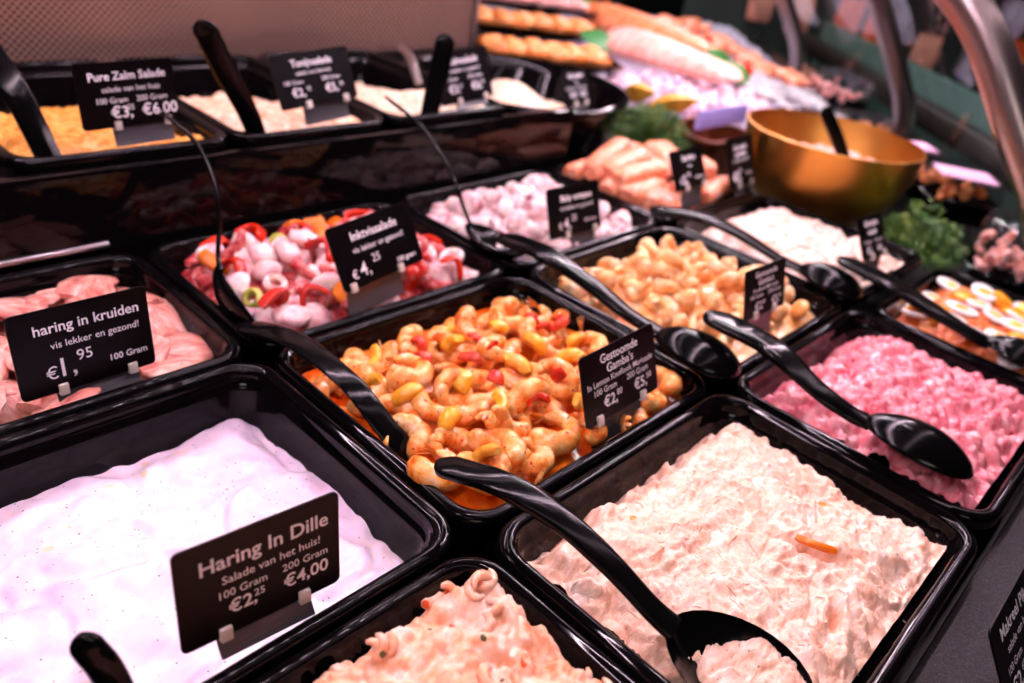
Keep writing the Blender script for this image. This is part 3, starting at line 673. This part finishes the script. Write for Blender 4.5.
card('tall black price card by the gold bowl', (.7290, .450, .0070), .032, .409, -.015, .0717, .0642,
     [('Gerookte', .5, .74, .10, True, 'c'), ('zalmfilet', .5, .60, .10, True, 'c'), ('vis lekker en gezond', .5, .50, .06, False, 'c'), ('\u20ac2,', .14, .12, .17, True, 'l'), ('75', .38, .26, .09, False, 'l'), ('100 gram', .78, .2, .06, True, 'c')], holder=(.3, .9), hz=.018)
card('black price card on the white salad beside the gold bowl', (.6028, .222, .0257), -.033, .536, .036, .0589, .0447,
     [('Garnalen', .5, .76, .14, True, 'c'), ('salade', .5, .55, .14, True, 'c'), ('100 gram', .27, .36, .08, False, 'c'), ('200 gram', .73, .36, .08, False, 'c'), ('\u20ac2,', .18, .12, .15, True, 'l'), ('\u20ac4,', .62, .12, .15, True, 'l')], holder=(.3, .95), hz=.03)
card('black price card reading Pure Zalm Salade', (.0245, .672, .0907), .034, .089, -.020, .0812, .0523,
     [('Pure Zalm Salade', .52, .73, .12, True, 'c'), ('salade van het huis', .54, .55, .085, False, 'c'), ('100 Gram', .33, .38, .085, False, 'c'), ('200 Gram', .74, .38, .085, False, 'c'),
      ('\u20ac3,', .30, .15, .17, True, 'l'), ('25', .47, .26, .08, False, 'l'), ('\u20ac6,00', .62, .15, .17, True, 'l')], holder=(.30, .93), hz=.020)
card('greyish price card reading Tonijnsalade', (.2119, .672, .0945), .033, .382, -.071, .0930, .0509, two_price('Tonijnsalade', 'salade van het huis', ('2', '75'), ('5', '30')), holder=(.3, .88), hz=.022)
card('black price card partly behind the last raised handle', (.4165, .672, .0822), .030, .323, -.075, .0862, .0579, two_price('Zalmsalade', 'vis lekker en gezond', ('3', '25'), ('6', '50')), holder=(.3, .9), hz=.012)
card('small black price card inside the round black bowl', (.705, .73, .0400), .022, .399, -.035, .0561, .0515, two_price('Garnalen', 'vers', ('3', '50'), ('6', '75')), holder=(.3, .9), hz=.01)
card('black price card on the grey front kerb, at the lower corner', (.1845, -.0515, -.0190), 0, .60, .0, .0850, .0540,
     [('Makreel Pikant', .14, .76, .13, True, 'l'), ('salade van het huis', .5, .58, .085, False, 'c'), ('100 Gram', .28, .40, .08, False, 'c'), ('200 Gram', .72, .40, .08, False, 'c'), ('\u20ac2,', .14, .15, .17, True, 'l'), ('60', .36, .25, .08, False, 'l'), ('\u20ac5,', .6, .15, .17, True, 'l')], holder=(.3, .8), hz=.006)

# ------------------------------------------------------------------ display case
def struct(name, mb, mat, loc=(0, 0, 0), smooth=False): return tag(make(name, mb, mat, None, loc, smooth=smooth), kind='structure')
def prism(poly, z0, z1):
    n = len(poly); mb = MB(); mb.loft([[Vector((x, y, z0)) for x, y in poly], [Vector((x, y, z1)) for x, y in poly]]); return mb
FRONT = [(-1.2, -.012), (.80, -.012), (1.02, .02), (1.52, .40), (2.9, 1.70)]
deck = [(-1.2, -.012), (.80, -.012), (1.02, .02), (1.52, .40), (2.5, 1.32), (2.5, 2.6), (-1.2, 2.6)]
o = make('display_deck', prism(deck, -.085, -.070), M['black_matt']); tag(o, 'black deck of the fish counter under the trays', 'counter deck')
o = make('counter_body', prism([(x, y + (.05 if y > 0 else -.11)) for x, y in deck], -ZR, -.0855), M['rail']); tag(o, 'dark body of the fish counter down to the floor', 'counter')
kerb = MB().box((-.2, -.062, -.052), (2.0, .118, .064), bev=.003)
o = make('front_kerb', kerb, M['kerb']); tag(o, 'grey speckled stone kerb along the front of the trays', 'kerb')
# riser under the raised trays and added steel strip standing for a rim highlight
mb = MB().box((.22, .815, -.036), (.62, .30, .064), bev=.004); o = make('riser', mb, M['black']); tag(o, 'black glossy step carrying the raised trays', 'riser')
mb = MB().box((.03, .645, -.008), (1.1, .0135, .152), bev=.003); o = make('step_front', mb, M['black']); tag(o, 'polished black upright front below the raised trays', 'panel')
mb = MB().sweep([(-.68, .6375, .004), (-.02, .6375, .004)], [.0034, .0034], 12); o = make('filler_strip', mb, M['steel']); tag(o, 'thin bright steel strip behind the herring tray', 'strip')  # added to catch light as the bright line on the tray's back rim
# perforated rear panel
t = root('perforated_panel', (.03, 1.0, .06), 'pinkish perforated metal panel behind the raised trays', 'panel')
make('stand', MB().box((0, .012, -.07), (1.39, .012, .13), bev=.002), M['black_matt'], t)
make('sheet', MB().box((0, 0, .18), (1.40, .003, .36)), M['perforated'], t, smooth=False)
make('edge_strip', MB().box((.699, -.003, .18), (.008, .010, .36), bev=.002), M['steel'], t)

# rail outside the glass, struts and curved glass
def seg_path(pts, half, side=(0, 0, 1), n=10, power=4): return MB().sweep(pts, [half] * len(pts), n, side=side, power=power)
o = make('outer_rail', seg_path([(.84, -.045, -.03), (1.10, -.01, -.03), (1.56, .345, -.02), (2.2, .93, -.02), (2.50, 1.21, -.02)], (.028, .022), n=12), M['rail']); tag(o, 'dark brown rail along the foot of the curved glass', 'rail')
def strut(base, nrm, prof, label, r=.019):
    t = root('glass_strut', base, label, 'glass support', 'chrome supports of the curved glass')
    nv = Vector((nrm[0], nrm[1], 0)).normalized(); p = smooth_path([nv * a + Vector((0, 0, z)) for a, z in prof], 30)
    make('tube', MB().sweep(p, [r] * len(p), 18, side=(-nv.y, nv.x, 0)), M['chrome'], t)
    make('foot', MB().box((nv.x * prof[0][0], nv.y * prof[0][0], prof[0][1] - .002), (.055, .055, .02), bev=.004), M['copper'], t)
strut((.765, .02, -.06), (0, 1), [(0, 0), (.063, .09), (.105, .155), (.155, .215), (.235, .31), (.32, .37)], 'largest chrome glass support, rising beside the egg salad', .022)
N2 = (-.69, .72)
PR = [(0, -.05), (.02, .03), (.058, .095), (.105, .16), (.155, .225), (.23, .29), (.33, .34)]
strut((1.467, .488, 0), N2, PR, 'chrome glass support just behind the gold bowl', .020)
strut((1.90, .935, 0), N2, PR, 'smallest chrome glass support at the far end of the counter', .020)
mb = MB(); loops = []
gp = [((.80, .005), (0, 1)), ((.95, .02), (-.25, .97)), ((1.06, .085), (-.5, .87)), ((1.26, .29), N2), ((1.485, .475), N2), ((1.92, .92), N2), ((2.4, 1.36), N2)]
for (x, y), nr in gp:
    nv = Vector((*nr, 0)).normalized()
    loops.append([Vector((x, y, 0)) + nv * (a - .022) + Vector((0, 0, z)) for a, z in smooth_path([(a, 0, z) for a, z in PR], 20) and [(q.x, q.z) for q in smooth_path([(a, 0, z) for a, z in PR], 20)]])
mb.loft(loops, False, (False, False)); o = make('curved_glass', mb, M['glass'], smooth='all'); tag(o, 'curved clear glass front on chrome supports', 'glass')

# ------------------------------------------------------------------ far end of the counter
# round bowl
def lathe(prof, n=48):
    mb = MB(); loops = [[Vector((r * math.cos(2 * PI * k / n), r * math.sin(2 * PI * k / n), z)) for k in range(n)] for r, z in prof]
    return mb.loft(loops)
o = make('round_bowl', lathe([(.09, 0), (.115, .004), (.15, .06), (.162, .118), (.170, .122), (.171, .126), (.166, .129), (.158, .127), (.150, .112), (.138, .06), (.10, .014), (.02, .012)]), M['black'], None, (.652, .812, -.068), smooth=True)
tag(o, 'round black bowl of pale shrimps beside the raised trays', 'bowl')
def f_rb(x, y): return -.012 + .060 * math.exp(-(((x + .05) / .075) ** 2 + ((y + .03) / .07) ** 2)) + 1.0 * lump(x, y, 55, 3)
mb = MB(); n = 60; vs = []; fs = []
for j in range(n + 1):
    for i in range(n + 1):
        u, v = 2 * i / n - 1, 2 * j / n - 1; s = rr_scale(u, v, 1, 1, 1); vs.append((u * s * .132, v * s * .132, f_rb(u * s * .132, v * s * .132)))
for j in range(n):
    for i in range(n): k = j * (n + 1) + i; fs.append((k, k + 1, k + n + 2, k + n + 1))
o = make('shrimp_heap', mb.add(vs, fs), M['pale_salad'], None, (.652, .812, .012), smooth='all'); tag(o, 'heap of pale orange shrimps in the round black bowl', 'shrimps', kind='stuff')
# gold bowl
o = make('gold_bowl', lathe([(.05, 0), (.062, .002), (.098, .035), (.116, .08), (.1205, .118), (.1215, .121), (.119, .1215), (.113, .08), (.095, .038), (.055, .006), (.01, .005)]), M['gold'], None, (.868, .405, -.045)); tag(o, 'large gold metal bowl of pink shrimps', 'bowl')
M['pink_shrimp'] = food('pink_shrimp', ['#e8907c', '#f5b8a8', '#fbdcd4'], 60, .3, .3, .2)
mb = MB(); vs = []; fs = []; n = 40
for j in range(n + 1):
    for i in range(n + 1):
        u, v = 2 * i / n - 1, 2 * j / n - 1; s = rr_scale(u, v, 1, 1, 1); x, y = u * s * .105, v * s * .105
        vs.append((x, y, .9 * lump(x, y, 70, 3) + .006 * fbm(x, y, 30, 2)))
for j in range(n):
    for i in range(n): k = j * (n + 1) + i; fs.append((k, k + 1, k + n + 2, k + n + 1))
o = make('pink_shrimps', mb.add(vs, fs), M['pink_shrimp'], None, (.868, .405, .03), smooth='all'); tag(o, 'pink shrimps filling the gold bowl', 'shrimps', kind='stuff')

# parsley
def parsley(name, loc, rad, n, label, seed, hgt=.05):
    rr = random.Random(seed); t = root(name, loc, label, 'parsley'); lf = MB(); st = MB()
    for i in range(n):
        a = rr.uniform(0, 2 * PI); r = rad * math.sqrt(rr.random()); x, y = r * math.cos(a), r * math.sin(a) * .8; z = hgt * (1 - (r / rad) ** 2) * rr.uniform(.5, 1.1) + .006
        st.sweep([(x * .4, y * .4, 0), (x * .8, y * .8, z * .6), (x, y, z)], [.0009, .0008, .0005], 5)
        for k in range(9):
            q = rr.uniform(0, 2 * PI); L = rr.uniform(.004, .009); d = Vector((math.cos(q), math.sin(q), rr.uniform(-.4, .7))).normalized(); s = d.cross(Vector((0, 0, 1))).normalized() * L * .42
            p = Vector((x + rr.uniform(-.006, .006), y + rr.uniform(-.006, .006), z + rr.uniform(-.006, .004))); lf.add([p, p + d * L * .5 + s + Vector((0, 0, .0015)), p + d * L, p + d * L * .5 - s + Vector((0, 0, .0015)), p + d * L * .5 - Vector((0, 0, .0006))], [(0, 1, 4), (1, 2, 4), (2, 3, 4), (3, 0, 4)])
    make('leaves', lf, M['parsley'], t, smooth=False); make('stems', st, M['parsley'], t)
parsley('parsley_bunch', (.805, .665, -.01), .085, 170, 'green parsley bunch behind the cooked salmon', 1, .05)
parsley('parsley_bunch', (.835, .242, -.03), .075, 170, 'green parsley bunch in front of the gold bowl', 2, .055)
for i, (x, y, z, lb) in enumerate(((.940, .785, .025, 'yellow lemon wedge above the parsley, beside the round bowl'), (.925, .705, .03, 'yellow lemon wedge above the parsley, beside the copper pot'))):
    mb = MB(); n = 14; loops = []
    for k in range(n + 1):
        q = k / n; w = math.sin(PI * (.04 + .92 * q)); loops.append([Vector((.085 * (q - .5), .026 * w * math.sin(b), .026 * w * (math.cos(b) - .35))) for b in [(-1.1 + 2.2 * j / 8) for j in range(9)]] + [Vector((.085 * (q - .5), 0, -.016 * w))])
    mb.loft(loops); o = make('lemon_wedge', mb, M['lemon'], None, (x, y, z), (.4, .3, 1.2 + i)); tag(o, lb, 'lemon wedge')

# copper pot with lilac card strip
t = root('copper_pot', (.92, .625, -.068), 'copper pot with lilac rim beside the parsley', 'pot')
make('pot', MB().loft([rrect(0, 0, a, b, .02, z) for a, b, z in ((.055, .04, 0), (.06, .045, .005), (.066, .05, .075), (.062, .046, .075), (.055, .04, .01))]), M['copper'], t)
make('rim', MB().loft([rrect(0, 0, a, b, .02, z) for a, b, z in ((.066, .050, .072), (.072, .056, .075), (.072, .056, .080), (.064, .048, .080))], True, (False, False)), M['copper'], t)
make('lilac_strip', MB().box((.03, -.002, .098), (.155, .004, .030), bev=.001), M['lilac'], t)

# ice bed and fish
M['ice'] = food('crushed_ice', ['#8f88a0', '#c3b6cf', '#e9dfee'], 90, .15, .1, .5, 300)
poly = [(.90, .93), (1.02, .72), (1.22, .52), (1.50, .62), (2.1, 1.2), (2.6, 1.75), (1.9, 2.1), (1.1, 1.5)]
bm = bmesh.new(); mb = MB(); vs = []; fs = []; n = 90
for j in range(n + 1):
    for i in range(n + 1):
        u, v = i / n, j / n; A = Vector((1.0, .70)); B = Vector((1.45, .56)); C_ = Vector((2.4, 1.45)); D = Vector((1.42, 2.1))
        p = A.lerp(B, u).lerp(D.lerp(C_, u), v); vs.append((p.x, p.y, -.045 + .02 * v + .8 * lump(p.x, p.y, 40, 2) + .006 * fbm(p.x, p.y, 14, 3)))
for j in range(n):
    for i in range(n): k = j * (n + 1) + i; fs.append((k, k + 1, k + n + 2, k + n + 1))
o = make('crushed_ice', mb.add(vs, fs), M['ice'], smooth='all'); tag(o, 'bed of crushed ice under the fish at the far end', 'ice', kind='stuff')
M['fillet'] = food('raw_salmon', ['#e0622c', '#f0895a', '#f5a888'], 30, .3, .3, .15, 90, stretch=(3, 1, 1))
M['fillet_pink'] = food('pale_salmon', ['#d97a68', '#eba294', '#f4c6bc'], 30, .3, .3, .15, 90, stretch=(3, 1, 1))
def fillet(L, w, t, seed):
    n = 18; path = []; half = []
    for i in range(n + 1):
        q = i / n; path.append(Vector((L * (q - .5), .015 * math.sin(q * 2.5), .004 * math.sin(q * 5 + seed)))); s = min(1, q / .12) ** .6 * (1 - .55 * q ** 2) * (1 if q < .93 else (1 - q) / .07 * .8 + .2)
        half.append((max(.004, w * s), max(.003, t * s)))
    return MB().sweep(path, half, 16, side=(0, 1, 0), power=2.5)
for nm, loc, rot, L, w, mt, lb in (('salmon_fillet', (1.43, 1.15, .045), (.45, 0, -1.62), .40, .050, 'fillet', 'long orange salmon fillet, rearmost of the two on the ice'),
                                 ('salmon_fillet', (1.20, .915, .045), (.4, 0, -1.62), .36, .050, 'fillet_pink', 'long pale pink salmon fillet above the shrimp pile')):
    o = make(nm, fillet(L, w, .020, 1), M[mt], None, loc, rot); tag(o, lb, 'salmon fillet', 'salmon fillets on the ice')
# pale langoustine pile on the ice
M['pale_prawn'] = food('pale_prawn', ['#c98aa4', '#eab8cc', '#f7dce8', '#fff2f8'], 50, .25, .3, .15)
pl = [prawn(a, .022, .014, 40 + i, rise=.3).mesh('pale_prawn', M['pale_prawn']) for i, a in enumerate((1.6, 2.4, 2.0))]
pts = []
for _ in range(4000):
    if len(pts) >= 70: break
    u, v = rr.random(), rr.random(); A = Vector((.98, .80)); B = Vector((1.20, .66)); C_ = Vector((1.30, .84)); D = Vector((1.05, .95)); p = A.lerp(B, u).lerp(D.lerp(C_, u), v)
    if all((p - q).length > .024 for q in pts): pts.append(p)
for p in pts:
    o = obj('pale_prawn', pl[rr.randrange(3)], None, (p.x, p.y, .0 + rr.uniform(-.004, .010)), (rr.gauss(0, .4), rr.gauss(0, .4), rr.uniform(0, 6.3))); tag(o, 'pale lilac-pink prawn in the pile on the ice', 'prawn', 'pale prawns on the ice')
# platters
M['orange_fish'] = food('orange_fish', ['#e0702c', '#f09a50', '#f8c08c'], 40, .35, .3, .2)
M['pink_fish'] = food('pink_fish', ['#d98a80', '#f0b0a8', '#fbd8d4'], 40, .35, .3, .2)
for k, (cx, cy, ln, mt, lb, cl) in enumerate(((.965, 1.04, .30, 'orange_fish', 'long black platter of orange fish pieces behind the round bowl', 'orange fish piece on the platter behind the round bowl'),
                                        (1.12, 1.22, .32, 'orange_fish', 'long black platter of orange fish, second row behind the round bowl', 'orange fish piece on the second platter behind the round bowl'),
                                        (1.30, 1.40, .34, 'pink_fish', 'long black platter of pink fish at the very back', 'pink fish piece on the rearmost platter'))):
    ang = -.62; z = .03 + .015 * k
    o = make('fish_platter', MB().loft([rrect(0, 0, a, b, .03, zz) for a, b, zz in ((ln / 2 - .02, .06, -.012), (ln / 2, .08, 0), (ln / 2 + .003, .083, .003), (ln / 2 - .004, .077, .003), (ln / 2 - .025, .058, -.006))]), M['black'], None, (cx, cy, z), (0, 0, ang)); tag(o, lb, 'platter', 'black fish platters')
    ch = [chunk(.02, i + 3 * k, (1.5, .9, .7)).mesh('fish_piece', M[mt]) for i in range(3)]
    for i in range(12):
        q = (i % 6 - 2.5) / 6 * (ln - .06); s = (i // 6 - .5) * .055
        o = obj('fish_piece', ch[i % 3], None, (cx + q * math.cos(ang) - s * math.sin(ang), cy + q * math.sin(ang) + s * math.cos(ang), z + .008), (0, 0, rr.uniform(-.5, .5) + ang)); tag(o, cl, 'fish piece', cl.replace('piece', 'pieces'))
o = make('black_plinth', MB().box((1.12, 1.22, -.028), (.20, .66, .085), Matrix.Translation((1.12, 1.22, 0)) @ Matrix.Rotation(-.75, 4, 'Z') @ Matrix.Translation((-1.12, -1.22, 0)), bev=.004), M['black_matt']); tag(o, 'black plinth under the fish platters', 'plinth')
# silver fish, leaves, tomatoes, steaks, tubs
M['silver'] = food('silver_fish', ['#6e6a70', '#a8a2a6', '#d9d0d2'], 40, .25, .1, .2, stretch=(1, 4, 1))
M['steak'] = food('salmon_steak', ['#d85f3a', '#ee8f6a', '#f7c4b0'], 40, .3, .3, .2)
def fish(L, h):
    n = 20; path = []; half = []
    for i in range(n + 1):
        q = i / n; path.append(Vector((L * (q - .5), 0, 0))); s = math.sin(PI * min(1, q * 1.15 + .04)) ** .7 if q < .82 else .16 + (q - .82) * 3.2
        half.append((h * max(.12, s), h * .5 * max(.1, s if q < .82 else .06)))
    return MB().sweep(path, half, 14, side=(0, 1, 0))
for loc, a, lb in (((1.31, .745, .015), -2.0, 'silver whole fish lying nearest the shrimp pile'), ((1.41, .80, .015), -2.05, 'silver whole fish lying next to the tomatoes'), ((1.36, .66, .015), -2.2, 'silver whole fish lying nearest the glass'), ((1.70, 1.36, .02), -2.3, 'silver whole fish behind the salmon fillets'), ((1.62, 1.42, .02), -2.2, 'silver whole fish at the back of the ice')):
    o = make('silver_fish', fish(.24, .03), M['silver'], None, loc, (.2, 0, a)); tag(o, lb, 'fish', 'silver whole fish on the ice')
for loc, lb in (((1.505, 1.026, .03), 'green leaf at the end of the salmon fillets'), ((1.391, .901, .03), 'green leaf beside the red tomatoes'), ((1.30, .81, .03), 'green leaf before the silver fish'), ((1.16, 1.06, .04), 'dark green leaf between platter and pink fillet'), ((1.46, 1.36, .05), 'dark green leaf at the back platter')):
    mb = MB(); loops = []
    for i in range(11):
        q = i / 10; w = .024 * math.sin(PI * q) ** .8 + .0006; x = .09 * (q - .5); z = .012 * math.sin(PI * q)
        loops.append([Vector((x, -w, z + .004)), Vector((x, 0, z)), Vector((x, w, z + .004)), Vector((x, w, z + .0034)), Vector((x, 0, z - .0008)), Vector((x, -w, z + .0034))])
    mb.loft(loops); o = make('green_leaf', mb, M['leaf'], None, loc, (.6, .3, rr.uniform(-1.5, -.5))); tag(o, lb, 'leaf', 'green leaves on the ice')
for i, (loc, lb) in enumerate((((1.434, .867, .025), 'red tomato among leaves and silver fish'), ((1.40, .84, .025), 'red tomato half beside the silver fish'), ((1.645, 1.094, .025), 'small red tomato behind the salmon fillets'))):
    t = root('tomato', loc, lb, 'tomato', 'tomatoes on the ice'); make('fruit', MB().blob((0, 0, 0), .024, 2, .05, 2, i, (1, 1, .85)), M['tomato'], t); make('stalk', MB().sweep([(0, 0, .018), (.002, 0, .026)], [.003, .0015], 6), M['leaf'], t)
st = [salmon_piece(.075, .03, .012, 70 + i).mesh('fish_steak', M['steak']) for i in range(3)]
for x, y in ((1.52, .86), (1.56, .80), (1.60, .90), (1.66, .97), (1.72, 1.04), (1.76, 1.10), (1.68, 1.08), (1.82, 1.18), (1.90, 1.27), (1.80, 1.26), (1.98, 1.36), (1.87, 1.36), (1.58, 1.02), (1.64, 1.16)):
    o = obj('fish_steak', st[rr.randrange(3)], None, (x, y, .012), (rr.gauss(0, .2), rr.gauss(0, .2), rr.uniform(0, 6))); tag(o, 'orange-pink fish portion on the ice along the glass', 'fish portion', 'fish portions along the glass')
M['tub_label'] = plain('pink_label', '#f0b8dc', .5)
def tub(name, loc, a, size, label, lab=True, dome=False, fill='orange_fish'):
    t = root(name, loc, label, 'food tub', None, (0, 0, a)); w, d, h = size
    if dome:
        make('lid', MB().loft([rrect(0, 0, w * k, d * k, .045 * k, z) for k, z in ((1, .0), (.99, .02), (.93, h * .7), (.80, h * .93), (.5, h), (.1, h))], True, (False, True)), M['clear'], t)
        make('base', MB().loft([rrect(0, 0, w * k, d * k, .045 * k, z) for k, z in ((.85, -.03), (.98, -.002), (1.03, 0), (1.0, .001))], True, (True, False)), M['black'], t)
    else:
        make('base', MB().loft([rrect(0, 0, w * k, d * k, .012, z) for k, z in ((.88, -.03), (.97, 0), (1.03, .002), (1.03, .004))], True, (True, False)), M['black'], t)
        make('lid', MB().loft([rrect(0, 0, w * k, d * k, .012, z) for k, z in ((1.03, .004), (.98, .006), (.94, h), (.3, h + .001))], True, (False, True)), M['clear'], t)
    if lab: make('label', MB().box((-w * .45, 0, h + .0018), (w * .7, d * 1.5, .001)), M['tub_label'], t, smooth=False)
    rr = random.Random(int(w * 1e4)); mb = MB()
    for i in range(26):
        m = Euler((rr.uniform(0, 6), rr.uniform(0, 6), rr.uniform(0, 6))).to_matrix().to_4x4()
        mb.add(*[(q.v, q.f) for q in [prawn(2.2, .010, .0065, i, tail=False)]][0], Matrix.Translation((rr.uniform(-.72, .72) * w, rr.uniform(-.72, .72) * d, rr.uniform(.0, h * .55))) @ m)
    make('contents', mb, M[fill], t)
tub('food_tub', (1.215, .42, -.01), .75, (.075, .055, .035), 'clear tub of orange fish just behind the gold bowl')
tub('food_tub', (1.315, .515, -.01), .75, (.07, .05, .035), 'clear tub of fish between gold bowl and black dish', lab=False)
tub('food_tub', (1.14, .30, -.01), .55, (.09, .055, .035), 'flat clear tub with pink label beside the chrome support')
tub('domed_tub', (.865, .140, -.012), .2, (.062, .05, .062), 'clear domed tub of prawns and lemon beside the egg salad', lab=False, dome=True, fill='pink_shrimp')
tub('food_tub', (1.64, 1.66, .0), .75, (.085, .06, .05), 'clear tub of pink fish at the very back, left of the silver fish', fill='pink_fish')
tub('food_tub', (1.82, 1.58, .0), .75, (.085, .06, .05), 'clear tub of fish at the very back, right of the silver fish', lab=False)
tub('food_tub', (1.56, .70, .0), .75, (.085, .06, .05), 'clear wrapped tub of fish farther along the glass', lab=False, fill='pink_fish')
o = make('black_dish', MB().loft([rrect(0, 0, a, b, .03, z) for a, b, z in ((.06, .035, -.02), (.085, .05, .012), (.088, .053, .014), (.08, .047, .012), (.055, .03, -.012))]), M['black'], None, (1.20, .575, .012), (0, .15, .75)); tag(o, 'small black dish among the tubs behind the gold bowl', 'dish')

# ------------------------------------------------------------------ shop around
def room():
    struct('floor', MB().box((1.2, .5, -ZR - .01), (9, 9, .02)), M['floor'])
    struct('ceiling', MB().box((1.2, .5, 2.06), (9, 9, .02)), M['ceiling'])
    struct('wall_back', MB().box((1.2, 4.9, .55), (9, .1, 3.0)), M['wall'])
    struct('wall_right', MB().box((5.6, .5, .55), (.1, 9, 3.0)), M['wall'])
    struct('wall_front', MB().box((1.2, -4.0, .55), (9, .1, 3.0)), M['wall'])
    struct('wall_left', MB().box((-3.3, .5, .55), (.1, 9, 3.0)), M['wall'])
room()
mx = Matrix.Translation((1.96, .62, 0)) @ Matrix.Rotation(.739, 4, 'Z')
o = make('teal_board', MB().box((0, 0, -.450), (1.7, .02, 1.0), mx, bev=.004), M['teal']); tag(o, 'teal board standing outside the curved glass', 'board')  # added stand-in for the green band reflected in the curved glass
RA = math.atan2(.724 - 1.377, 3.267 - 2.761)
t = root('rack', (3.10, 1.08, -ZR), 'dark rack across the aisle behind the glass', 'rack', None, (0, 0, RA))  # added backing that carries the reflection stand-ins
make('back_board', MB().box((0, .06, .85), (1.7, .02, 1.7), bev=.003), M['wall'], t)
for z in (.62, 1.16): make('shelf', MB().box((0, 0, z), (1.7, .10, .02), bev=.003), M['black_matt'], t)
M['pack_orange'] = plain('orange_pack', '#d9532c', .4); M['pack_pink'] = plain('pink_pack', '#d98f7c', .4)  # colours of fish reflected in the glass, put on solid shapes
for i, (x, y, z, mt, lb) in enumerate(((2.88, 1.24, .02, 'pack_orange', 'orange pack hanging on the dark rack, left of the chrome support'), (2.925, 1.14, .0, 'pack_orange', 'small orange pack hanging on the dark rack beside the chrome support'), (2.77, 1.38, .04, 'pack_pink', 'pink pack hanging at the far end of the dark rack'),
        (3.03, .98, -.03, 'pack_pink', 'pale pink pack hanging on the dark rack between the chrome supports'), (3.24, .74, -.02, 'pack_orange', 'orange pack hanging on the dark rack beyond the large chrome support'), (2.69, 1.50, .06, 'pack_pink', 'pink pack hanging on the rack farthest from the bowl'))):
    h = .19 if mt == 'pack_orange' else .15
    p = root('hanging_pack', (x, y, z), lb, 'pack', 'packs on the dark rack', (0, 0, RA))  # added shape standing in for a fish reflection in the glass
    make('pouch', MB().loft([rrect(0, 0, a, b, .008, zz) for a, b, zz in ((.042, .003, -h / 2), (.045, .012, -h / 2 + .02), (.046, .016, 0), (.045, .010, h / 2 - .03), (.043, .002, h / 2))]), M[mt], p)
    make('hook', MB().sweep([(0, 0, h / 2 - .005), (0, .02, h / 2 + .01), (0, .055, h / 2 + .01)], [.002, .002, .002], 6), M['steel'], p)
# ------------------------------------------------------------------ light
def area(name, loc, rot, sx, sy, power, col):
    l = bpy.data.lights.new(name, 'AREA'); l.shape = 'RECTANGLE'; l.size = sx; l.size_y = sy; l.energy = power; l.color = col
    o = bpy.data.objects.new(name, l); COL.objects.link(o); o.location = loc; o.rotation_euler = rot; return o
PINK = (1.0, .74, .86)
area('front_strip_light', (.55, .02, .62), (math.radians(-14), 0, 0), 2.2, .02, 1.6, PINK)
area('rear_strip_light', (.55, .66, .66), (math.radians(4), 0, 0), 2.2, .02, 2.2, PINK)
area('far_strip_light', (1.55, 1.0, .66), (0, 0, .76), 2.4, .04, 15, PINK)
# strips of single diodes beside the tubes: they draw the dotted glints on the tray rims
k = plain('led_diode', '#ffffff', .5, emit=(1, .73, .88, 1), strength=600)
for nm, y, z, lb in (('hanging_lamp_strip', .30, .60, 'row of small lamps over the front trays'), ('hanging_lamp_strip', .80, .60, 'row of small lamps over the raised trays')):
    t = root(nm, (.5, y, z), lb, 'lamp strip')
    make('housing', MB().box((0, 0, .008), (2.2, .022, .012), bev=.002), M['steel'], t)
    mb = MB()
    for i in range(88): mb.box((-1.09 + i * .025, 0, .0012), (.008, .008, .0015))
    make('diodes', mb, k, t, smooth=False)
area('shop_lamp', (-1.5, -1.5, 1.2), (math.radians(55), 0, math.radians(-45)), 1.0, .3, 9, (1, .86, .86))  # added fill from the front to brighten the card lettering
area('aisle_lamp', (1.9, 1.3, 1.4), (math.radians(40), 0, math.radians(-125)), .8, .3, 22, (.9, 1, .94))  # added fill aimed at the teal board and the rack
w = bpy.data.worlds.new('World'); SC.world = w; w.use_nodes = True
w.node_tree.nodes['Background'].inputs[0].default_value = (.55, .42, .45, 1); w.node_tree.nodes['Background'].inputs[1].default_value = .02

# ------------------------------------------------------------------ camera
f, pi_, ro, ya = 784.155, .529, .165, .690
cam = bpy.data.cameras.new('camera'); co = bpy.data.objects.new('camera', cam); COL.objects.link(co)
fw = Vector((math.cos(ya) * math.cos(pi_), math.sin(ya) * math.cos(pi_), -math.sin(pi_)))
r0 = Vector((math.sin(ya), -math.cos(ya), 0)); u0 = r0.cross(fw)
rt = r0 * math.cos(ro) + u0 * math.sin(ro); up = -r0 * math.sin(ro) + u0 * math.cos(ro)
co.matrix_world = Matrix.Translation((-.24759, -.00351, .31617)) @ Matrix((rt, up, -fw)).transposed().to_4x4()
cam.sensor_width = 36; cam.lens = f / 1024 * 36; cam.clip_start = .01
cam.dof.use_dof = True; cam.dof.focus_distance = .435; cam.dof.aperture_fstop = cam.lens / 1000 / .0054
SC.camera = co

bpy.context.view_layer.update()
for o in list(SC.objects):
    if o.parent is None: o.location.z += ZR
SC.view_settings.view_transform = 'Standard'; SC.view_settings.look = 'None'; SC.view_settings.gamma = 1
SC.view_settings.use_curve_mapping = False; SC.view_settings.exposure = -0.16
